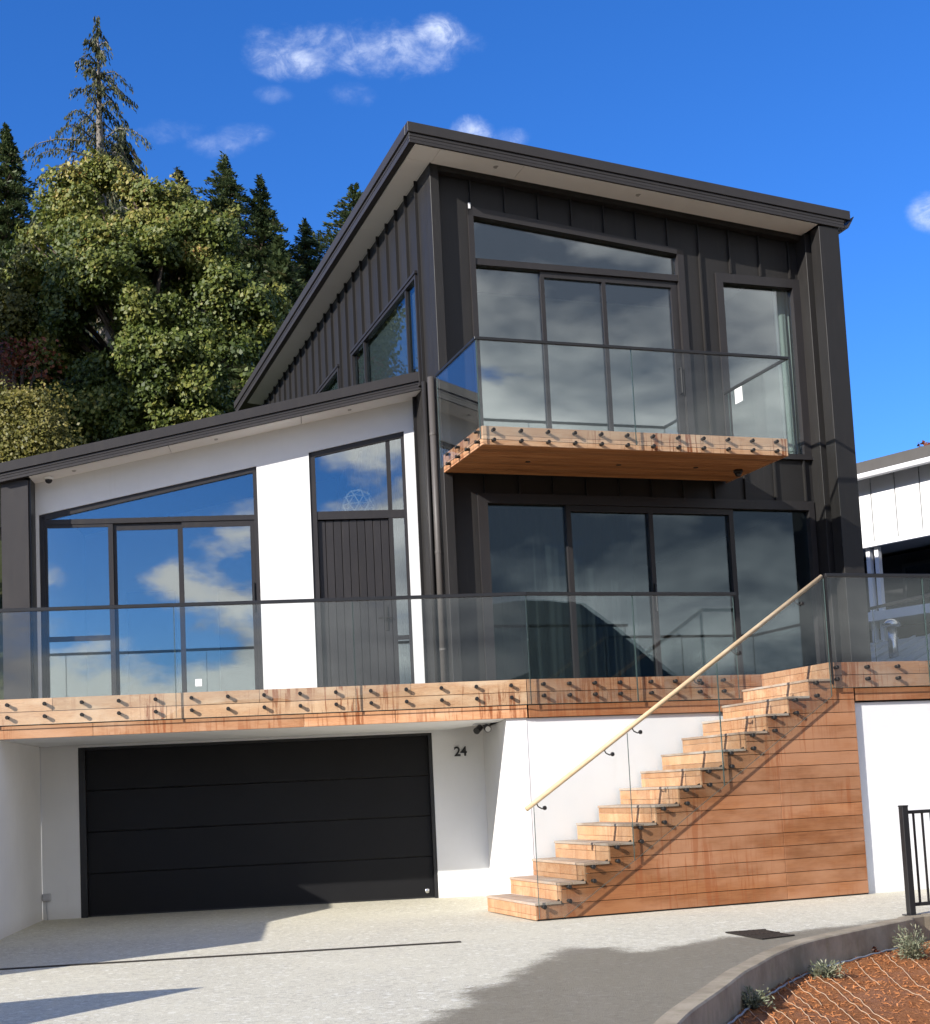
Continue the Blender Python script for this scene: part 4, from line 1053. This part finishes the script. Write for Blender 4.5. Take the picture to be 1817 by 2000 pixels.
def m_leaf(name, stops, trans=.35, rough=.5):
    m, t, out = mat(name); at_ = t.node('ShaderNodeAttribute'); at_.attribute_name = 'tint'
    c = t.ramp(at_.outputs['Fac'], stops)
    p = t.node('ShaderNodeBsdfPrincipled'); p.inputs['Roughness'].default_value = rough; p.inputs['Specular IOR Level'].default_value = .35
    t.l.new(c, p.inputs['Base Color'])
    tr_ = t.node('ShaderNodeBsdfTranslucent'); t.l.new(c, tr_.inputs[0])
    mx = t.node('ShaderNodeMixShader'); mx.inputs[0].default_value = trans; t.l.new(p.outputs[0], mx.inputs[1]); t.l.new(tr_.outputs[0], mx.inputs[2])
    t.l.new(mx.outputs[0], out.inputs[0]); return m
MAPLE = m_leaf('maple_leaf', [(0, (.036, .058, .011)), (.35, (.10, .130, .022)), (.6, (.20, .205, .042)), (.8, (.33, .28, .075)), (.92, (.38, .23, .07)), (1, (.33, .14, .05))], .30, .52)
CONI = m_leaf('conifer_needle', [(0, (.030, .050, .020)), (.5, (.070, .100, .038)), (.85, (.125, .155, .058)), (1, (.19, .18, .07))], .3, .55)
CEDAR = m_leaf('cedar_needle', [(0, (.034, .046, .018)), (.5, (.068, .082, .030)), (.85, (.115, .110, .042)), (1, (.16, .12, .05))], .25, .55)
OLIVE = m_leaf('olive_leaf', [(0, (.06, .068, .014)), (.5, (.15, .145, .032)), (1, (.27, .22, .055))])
REDL = m_leaf('red_leaf', [(0, (.06, .016, .008)), (.5, (.15, .035, .016)), (1, (.26, .11, .035))])
SAGE = m_leaf('sage_leaf', [(0, (.12, .14, .085)), (.5, (.20, .22, .14)), (1, (.34, .33, .22))], .3)
BARK = m_plain('bark', (.085, .065, .05), .9, .1, var=.4, scale=6, bump=.6)
BARKP = m_plain('pale_bark', (.19, .17, .15), .9, .1, var=.3, scale=6, bump=.4)
def unit(v): return v/np.maximum(np.linalg.norm(v, axis=-1, keepdims=True), 1e-6)
def leafy(par, me, mt, name='crown'):
    o = bpy.data.objects.new(name, me); COL.objects.link(o); o.parent = par; me.materials.append(mt); return o

def low_shrub(px, py, rad, hgt, n, mt, label, seed, base=None):
    rg = np.random.default_rng(seed); c = base or bed_at(px, py)
    root = thing('shrub', label, 'shrub', FW, (c.x, c.y, c.z), 'small plants in the mulch bed')
    az = rg.random(n)*6.28; el = np.abs(rg.normal(.7, .35, n)).clip(.05, 1.5); rr = rad*rg.random(n)**.5
    d = np.stack([np.cos(az)*np.cos(el), np.sin(az)*np.cos(el), np.sin(el)], 1)
    lump = 1+.35*np.sin(az*3+seed)+.2*np.sin(az*7+el*5)
    P = d*(rr*lump)[:, None]*np.array([1, 1, hgt/rad]); P[:, 2] += .01
    D = unit(d+rg.normal(0, .5, (n, 3))); N = rg.normal(0, 1, (n, 3))
    leafy(root, cards_mesh('foliage', P, D, N, rg.uniform(.02, .06, n), rg.uniform(.007, .015, n), rg.random(n)), mt, 'foliage')
    mb = MB()
    for k in range(9):
        a = k*.698; mb.tube([(0, 0, -.02), (math.cos(a)*rad*.3, math.sin(a)*rad*.3, hgt*.35), (math.cos(a)*rad*.6, math.sin(a)*rad*.6, hgt*.6)], [.006, .004, .002], 5)
    mb.v = [(p[0]+c.x, p[1]+c.y, p[2]+c.z) for p in mb.v]
    mb.build('stem', BARK, root)
low_shrub(1783, 1874, .15, .22, 1500, SAGE, 'largest grey green shrub, in the mulch nearest the stone pillar', 1)
low_shrub(1612, 1910, .15, .11, 900, SAGE, 'low grey green shrub in the mulch midway along the kerb', 2)
low_shrub(1472, 1970, .13, .12, 850, SAGE, 'grey green shrub in the mulch at the bottom of the bed', 3)
low_shrub(1690, 1866, .13, .06, 500, REDL, 'small reddish plant at the foot of the kerb', 4)

# ------------------------------------------------------------------ trees
def trunk(par, pts, rad, mt=BARK, name='trunk', limbs=()):
    mb = MB().tube(pts, rad, 9)
    for lp, lr in limbs: mb.tube(lp, lr, 6)
    return mb.build(name, mt, par, smooth=True)
def broadleaf(label, lobes, Y, mt, n_clump, per, leaf, seed, tint_fn, cat='tree', group='trees on the hillside behind the house', name='broadleaf_tree', depth=.85, clump=.62):
    """lobes: (px, py, rx, ry, dy) ellipsoids of the crown as seen, dy metres nearer (-) or farther (+) than Y"""
    rg = np.random.default_rng(seed); L3 = []
    for px, py, rx, ry, dy in lobes:
        c = at_y(px, py, Y+dy); s = (Y+dy)/FPX; L3.append((np.array(c), np.array([rx*s, (rx+ry)/2*s*depth, ry*s])))
    C = np.mean([l[0] for l in L3], 0); bz = terrain(C[0], C[1])
    root = thing(name, label, cat, FW, (C[0], C[1], bz), group)
    wts = np.array([l[1][0]*l[1][2] for l in L3]); wts /= wts.sum()
    Ps, Ds, Ns, Ts, Ls = [], [], [], [], []
    limbs = []; top = max(l[0][2]+l[1][2]*.4 for l in L3)
    tr_pts = [(C[0], C[1], bz-.5), (C[0]+.1, C[1], bz+(top-bz)*.35), (C[0], C[1]+.1, bz+(top-bz)*.65), (C[0]-.1, C[1], top-.5)]
    k = 0; tries = 0; sunv = -np.array(SUN)
    while k < n_clump and tries < n_clump*8:
        tries += 1
        li = rg.choice(len(L3), p=wts); c, r_ = L3[li]
        d = rg.normal(0, 1, 3); d /= np.linalg.norm(d)
        if d[1] > .45: d[1] *= -1
        sc = rg.uniform(.70, 1.08) if rg.random() < .85 else rg.uniform(.3, .65)
        cc = c + d*r_*sc
        hol = math.sin(1.7*cc[0]+seed)*math.sin(1.45*cc[2]+.6*cc[0]+seed*2)+.5*math.sin(2.9*cc[0]-1.1*cc[2])*math.sin(2.3*cc[1]+seed)
        if hol < -.02 and rg.random() < .90: continue            # hollows between the boughs
        k += 1
        rc = rg.uniform(.45, 1.25)*clump*np.array([1.0, 1.0, rg.uniform(.55, 1.05)])
        n = int(per*rg.uniform(.5, 1.5)*(np.prod(rc)/clump**3)**.45); e = rg.normal(0, 1, (n, 3)); e /= np.linalg.norm(e, axis=1, keepdims=True)
        q_ = rg.random((n, 1))**.42
        P = cc + e*rc*q_ + rg.normal(0, .05, (n, 3)); P[:, 2] -= .10*np.maximum(0, rg.normal(0, 1, n))*clump
        out_ = unit(e*.55 + d*.35 + sunv*.45 + np.array([0, 0, .25]) + rg.normal(0, .62, (n, 3)))
        D = unit(np.cross(out_, rg.normal(0, 1, (n, 3)))+np.array([0, 0, -.5]))
        Ps.append(P); Ds.append(D); Ns.append(out_); Ls.append(leaf*np.clip(rg.lognormal(0, .30, n), .45, 1.5)); Ts.append(np.clip(tint_fn(P, rg) + rg.normal(0, .14) + rg.normal(0, .12, n), 0, 1))
        if k % 5 == 0:
            t0 = Vector(tr_pts[1]).lerp(Vector(tr_pts[3]), min(.95, max(0, (cc[2]-bz)/(top-bz)*.8-.2))); e_ = Vector(cc)
            limbs.append(([t0, t0.lerp(e_, .5)+Vector((0, 0, .25)), e_], [.09, .05, .015]))
    P = np.concatenate(Ps)-np.array([C[0], C[1], bz]); Lf = np.concatenate(Ls)
    leafy(root, cards_mesh('crown', P, np.concatenate(Ds), np.concatenate(Ns), Lf, Lf*.82, np.concatenate(Ts)), mt)
    trunk(root, tr_pts, [.32, .24, .16, .06], limbs=limbs)
    return root
c_top = at_y(330, 400, 37).z
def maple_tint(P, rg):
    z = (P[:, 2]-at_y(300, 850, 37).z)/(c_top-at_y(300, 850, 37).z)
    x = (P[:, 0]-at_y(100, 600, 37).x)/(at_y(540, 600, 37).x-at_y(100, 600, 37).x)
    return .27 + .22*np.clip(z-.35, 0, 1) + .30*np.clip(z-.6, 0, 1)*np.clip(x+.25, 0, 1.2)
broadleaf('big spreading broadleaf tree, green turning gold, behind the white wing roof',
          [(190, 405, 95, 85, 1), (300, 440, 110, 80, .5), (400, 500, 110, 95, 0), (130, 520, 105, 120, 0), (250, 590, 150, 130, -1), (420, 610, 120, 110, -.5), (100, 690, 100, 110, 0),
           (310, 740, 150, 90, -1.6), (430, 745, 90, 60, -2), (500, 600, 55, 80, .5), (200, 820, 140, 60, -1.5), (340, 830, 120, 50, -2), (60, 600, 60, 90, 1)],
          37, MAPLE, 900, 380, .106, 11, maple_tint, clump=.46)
broadleaf('yellow olive bush at the left edge above the white wing roof', [(35, 830, 75, 70, 0), (75, 870, 60, 45, -.3), (0, 880, 60, 60, 0)], 32, OLIVE, 90, 420, .075, 12, lambda P, rg: .55+0*P[:, 0], 'bush', None, 'bush')
broadleaf('red leaved shrub at the left edge below the dark conifer', [(25, 715, 45, 55, 0), (10, 690, 35, 40, 0)], 34, REDL, 6, 120, .10, 13, lambda P, rg: .45+0*P[:, 0], 'shrub', None, 'shrub')
broadleaf('pale green shrub at the left edge above the red one', [(15, 560, 50, 60, 0), (35, 620, 40, 50, 0)], 36, OLIVE, 26, 200, .12, 14, lambda P, rg: .3+0*P[:, 0], 'shrub', None, 'shrub')
broadleaf('bare brown bush top behind the white neighbouring house', [(1815, 905, 40, 48, 0)], 52, REDL, 14, 90, .16, 15, lambda P, rg: .75+0*P[:, 0], 'bush', None, 'bush')

def conifer(label, px, py, Y, hw, at_py, mt, seed, whorls=34, per=9, dens=26, droop=.15, lift=.25, gap=0.0, leaf=.30, name='conifer_tree', bark=BARK, maxr=None):
    """px,py = tip; hw = half width in pixels at row at_py"""
    rg = np.random.default_rng(seed); tip = at_y(px, py, Y); bz = terrain(tip.x, tip.y); H = tip.z-bz
    s = Y/FPX; k = hw*s/((at_py-py)*s); maxr = maxr or 3.2
    root = thing(name, label, 'conifer', FW, (tip.x, tip.y, bz), 'trees on the hillside behind the house')
    Ps, Ds, Ns, Ls = [], [], [], []; limbs = []
    zlow = max(H*.25, H-(1000-py)*s)
    for wi in range(whorls):
        f_ = (wi+.35)/whorls; z = H-(H-zlow)*f_**1.12
        r_ = min(maxr, k*(H-z))
        for b in range(per):
            if rg.random() < gap: continue
            az = rg.random()*6.28; L = r_*rg.uniform(.45, 1.3)+.08
            t_ = np.linspace(.12, 1, max(4, int(4+L*2)))
            dx, dy = math.cos(az), math.sin(az)
            zc_ = z + L*(lift*t_ - droop*2*t_**2) + .12*np.sin(t_*5+az)
            pts = np.stack([dx*L*t_, dy*L*t_, zc_], 1)
            n = max(6, int(dens*L)); u_ = rg.random(n)**.75
            pc = np.stack([np.interp(u_, t_, pts[:, i]) for i in range(3)], 1)
            side = np.array([-dy, dx, 0]); sw = (rg.random(n)-.5)*2*(1.05-u_*.75)*L*.30
            if droop > .3:                                   # hanging sprays
                pc = pc + side*(sw*.5)[:, None]; pc[:, 2] -= np.abs(rg.normal(0, .16, n)); D = np.stack([dx*.3+rg.normal(0, .25, n), dy*.3+rg.normal(0, .25, n), -1+rg.normal(0, .25, n)], 1)
            else:
                pc = pc + side*sw[:, None]; pc[:, 2] += rg.normal(.02, .05, n)
                D = np.stack([dx+side[0]*np.sign(sw)*.8, dy+side[1]*np.sign(sw)*.8, np.full(n, .35)], 1)+rg.normal(0, .3, (n, 3))
            Ps.append(pc); Ds.append(unit(D)); Ns.append(rg.normal(0, .6, (n, 3))+np.array([0, 0, .9])); Ls.append(leaf*rg.uniform(.55, 1.25, n))
            if L > .5: limbs.append(([Vector(p)+Vector((tip.x, tip.y, bz)) for p in pts[::2]], list(np.linspace(.022+.008*L, .006, len(pts[::2])))))
    P = np.concatenate(Ps); Lf = np.concatenate(Ls); n = len(P)
    leafy(root, cards_mesh('crown', P, np.concatenate(Ds), np.concatenate(Ns), Lf, Lf*.30, np.clip(rg.normal(.5, .22, n), 0, 1)), mt)
    trunk(root, [(tip.x, tip.y, bz-.5), (tip.x+.05, tip.y, bz+H*.4), (tip.x, tip.y, bz+H*.8), (tip.x, tip.y, bz+H-.05)], [.04+.016*H, .025+.011*H, .02+.0045*H, .012], bark, limbs=limbs)
    return root
conifer('tall thin half bare conifer with drooping sprays, tallest on the hill', 190, 32, 46, 112, 300, CEDAR, 21, whorls=26, per=7, dens=95, droop=.34, lift=.40, gap=.06, leaf=.17, bark=BARKP, maxr=2.6)
conifer('dark dense conifer at the left edge', 12, 250, 48, 95, 480, CONI, 22, whorls=40, per=13, dens=75, leaf=.22, maxr=2.8)
conifer('dense conifer just right of the tall half bare one', 238, 250, 50, 55, 340, CEDAR, 23, whorls=36, per=11, dens=32, droop=.35, lift=.3, leaf=.32, maxr=2.6)
conifer('rounded conifer top peeping over the broadleaf tree', 350, 336, 50, 42, 410, CEDAR, 24, whorls=34, per=11, dens=30, leaf=.30, maxr=2.2)
conifer('broad dark pine behind the right of the broadleaf tree', 438, 308, 52, 72, 460, CONI, 25, whorls=38, per=12, dens=75, lift=.42, leaf=.21, maxr=2.8)
conifer('slender pine with a sharp tip, left of the roof edge', 508, 348, 50, 72, 560, CONI, 26, whorls=42, per=11, dens=75, lift=.42, leaf=.21, maxr=2.2)
conifer('short dark conifer between the pines and the roof edge', 596, 436, 52, 60, 560, CONI, 27, whorls=32, per=11, dens=75, lift=.40, leaf=.21, maxr=2.2)
conifer('pale feathery conifer half hidden by the high roof edge', 694, 362, 56, 72, 480, CONI, 28, whorls=32, per=10, dens=70, lift=.42, leaf=.22, maxr=2.6)
conifer('drooping conifer behind the left flank of the broadleaf tree', 70, 420, 43, 75, 560, CEDAR, 29, whorls=34, per=10, dens=34, droop=.45, lift=.35, leaf=.32, maxr=2.2)
conifer('deep green conifer behind the trunk gap of the broadleaf tree', 545, 470, 47, 60, 620, CONI, 30, whorls=40, per=13, dens=36, leaf=.34, maxr=2.4)

# woods going on to the left (mirrored in the side window)
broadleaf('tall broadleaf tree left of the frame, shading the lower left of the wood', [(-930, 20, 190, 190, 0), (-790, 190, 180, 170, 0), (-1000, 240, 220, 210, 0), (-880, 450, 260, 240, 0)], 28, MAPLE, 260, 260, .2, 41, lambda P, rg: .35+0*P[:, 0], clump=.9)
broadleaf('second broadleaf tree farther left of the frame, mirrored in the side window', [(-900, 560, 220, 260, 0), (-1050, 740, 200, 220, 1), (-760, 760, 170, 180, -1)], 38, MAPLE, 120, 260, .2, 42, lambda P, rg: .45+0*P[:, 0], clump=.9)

# ------------------------------------------------------------------ neighbouring house on the right
FN = Frame(R(-52)); NY = 30.0
c0 = at_y(1750, 980, NY); nl = FN.loc(c0)
NA0, NB0 = nl.x, nl.y
zt_, zg_, zw_, zb_ = at_y(1750, 897, NY).z, at_y(1750, 922, NY).z, at_y(1750, 931, NY).z, at_y(1750, 1049, NY).z
nh = thing('neighbour_house', 'white board and batten house with a dark roof beyond the right corner', 'house', FN, (NA0, NB0, 0))
WHITE = m_plain('white_weatherboard', (.78, .78, .78), .6, .3, var=.04, scale=2)
NROOF = m_metal('neighbour_roof', (.085, .08, .075), .5)
m_plain('grey_backing', (.25, .25, .25), .8)
for i in range(-12, 14):
    a = NA0 + i*.62
    MB().box(a+.018, a+.602, NB0, NB0+.06, zb_, zw_+.1).build('cladding_panel', WHITE, nh)
    MB().box(a-.016, a+.016, NB0+.02, NB0+.055, zb_, zw_).build('batten', MATS['grey_backing'], nh)
MB().box(NA0-8, NA0+9, NB0-.05, NB0+.08, zb_-.1, zb_-.001).build('trim_board', WHITE, nh)
nr_ = MB().prism([(NB0-.45, zg_), (NB0-.45, zt_), (NB0+3.5, zt_+.9), (NB0+7, zt_), (NB0+7, zg_)], 'a', NA0-8.3, NA0+9.3).build('roof', NROOF, nh)
MB().tube([(NA0-8.3, NB0-.5, zg_-.05), (NA0+9.3, NB0-.5, zg_-.05)], .07, 10).build('gutter', WHITE, nr_, smooth=True)
MB().box(NA0-8, NA0+9, NB0+.062, NB0+6.5, zb_, zg_).build('wall', MATS['grey_backing'], nh)
MB().box(NA0-8, NA0+9, NB0+1.6, NB0+6.5, -1, zb_-.101).build('wall', m_plain('charcoal_wall', (.02, .02, .022), .8, .2), nh)
nw = MB().box(NA0-1, NA0+4, NB0+1.5, NB0+1.58, zb_-1.5, zb_-.35).build('window', BLACK, nh)
MB().box(NA0-.9, NA0+3.9, NB0+1.48, NB0+1.495, zb_-1.4, zb_-.45).build('pane', PANE_DARK, nw)
pa = FN.loc(at_y(1699, 1070, NY)).x
for d in (-.94, -.72): MB().box(NA0+d, NA0+d+.10, NB0+.1, NB0+.22, -.5, zb_-.101).build('porch_post', WHITE, nh)
MB().box(NA0-8, NA0+9, NB0-.1, NB0+1.55, zb_-1.75, zb_-1.55).build('porch_deck', WHITE, nh)
lr_ = MB().prism([(NB0-4.6, 2.6), (NB0-4.6, 2.72), (NB0-.1, 4.25), (NB0-.1, 4.13)], 'a', NA0-5, NA0+8).build('lower_roof', m_plain('pale_roof_sheet', (.30, .33, .36), .45, .5, var=.1), nh)
for i in range(30): MB().prism([(NB0-4.6, 2.722), (NB0-4.6, 2.76), (NB0-.1, 4.29), (NB0-.1, 4.252)], 'a', NA0-4.8+i*.42, NA0-4.74+i*.42).build('roof_rib', MATS['pale_roof_sheet'], lr_)
vp_ = at_y(1752, 1250, NY-1.5); vl = FN.loc(vp_)
CHR = m_plain('vent_steel', (.5, .5, .5), .25, .5, .8)
vt = MB().tube([(vl.x, NB0-1.6, 3.5), (vl.x, NB0-1.6, 4.35)], .10, 14).build('vent_pipe', CHR, nh, smooth=True)
MB().lathe([(.17, 0), (.19, .05), (.12, .13), (.02, .17)], (vl.x, NB0-1.6, 4.36), 'z', 16).build('vent_cowl', CHR, vt, smooth=True)
MB().box(NA0-5, NA0+8, NB0-4.4, NB0-.15, -1, 2.55).build('wall', WHITE, nh)

# gabled block added left of the drive, unseen, to cast the pointed shadow
bs_ = thing('shadow_block', 'added gabled block left of the drive, unseen, casting a pointed shadow', 'shadow caster', FL, (-3.9, 9.4, 0))
MB().prism([(8.72, 0), (8.72, .62), (9.45, 1.57), (10.22, .62), (10.22, 0)], 'a', -4.35, -3.62).build('block_body', T_CLAD, bs_)
MB().prism([(8.66, .60), (9.45, 1.60), (9.45, 1.575), (8.70, .60)], 'a', -4.40, -3.58).prism([(9.45, 1.60), (10.28, .60), (10.24, .60), (9.45, 1.575)], 'a', -4.40, -3.58).build('block_roof', FASC, bs_)
for o in bpy.data.objects:
    if '_b' in o: del o['_b']
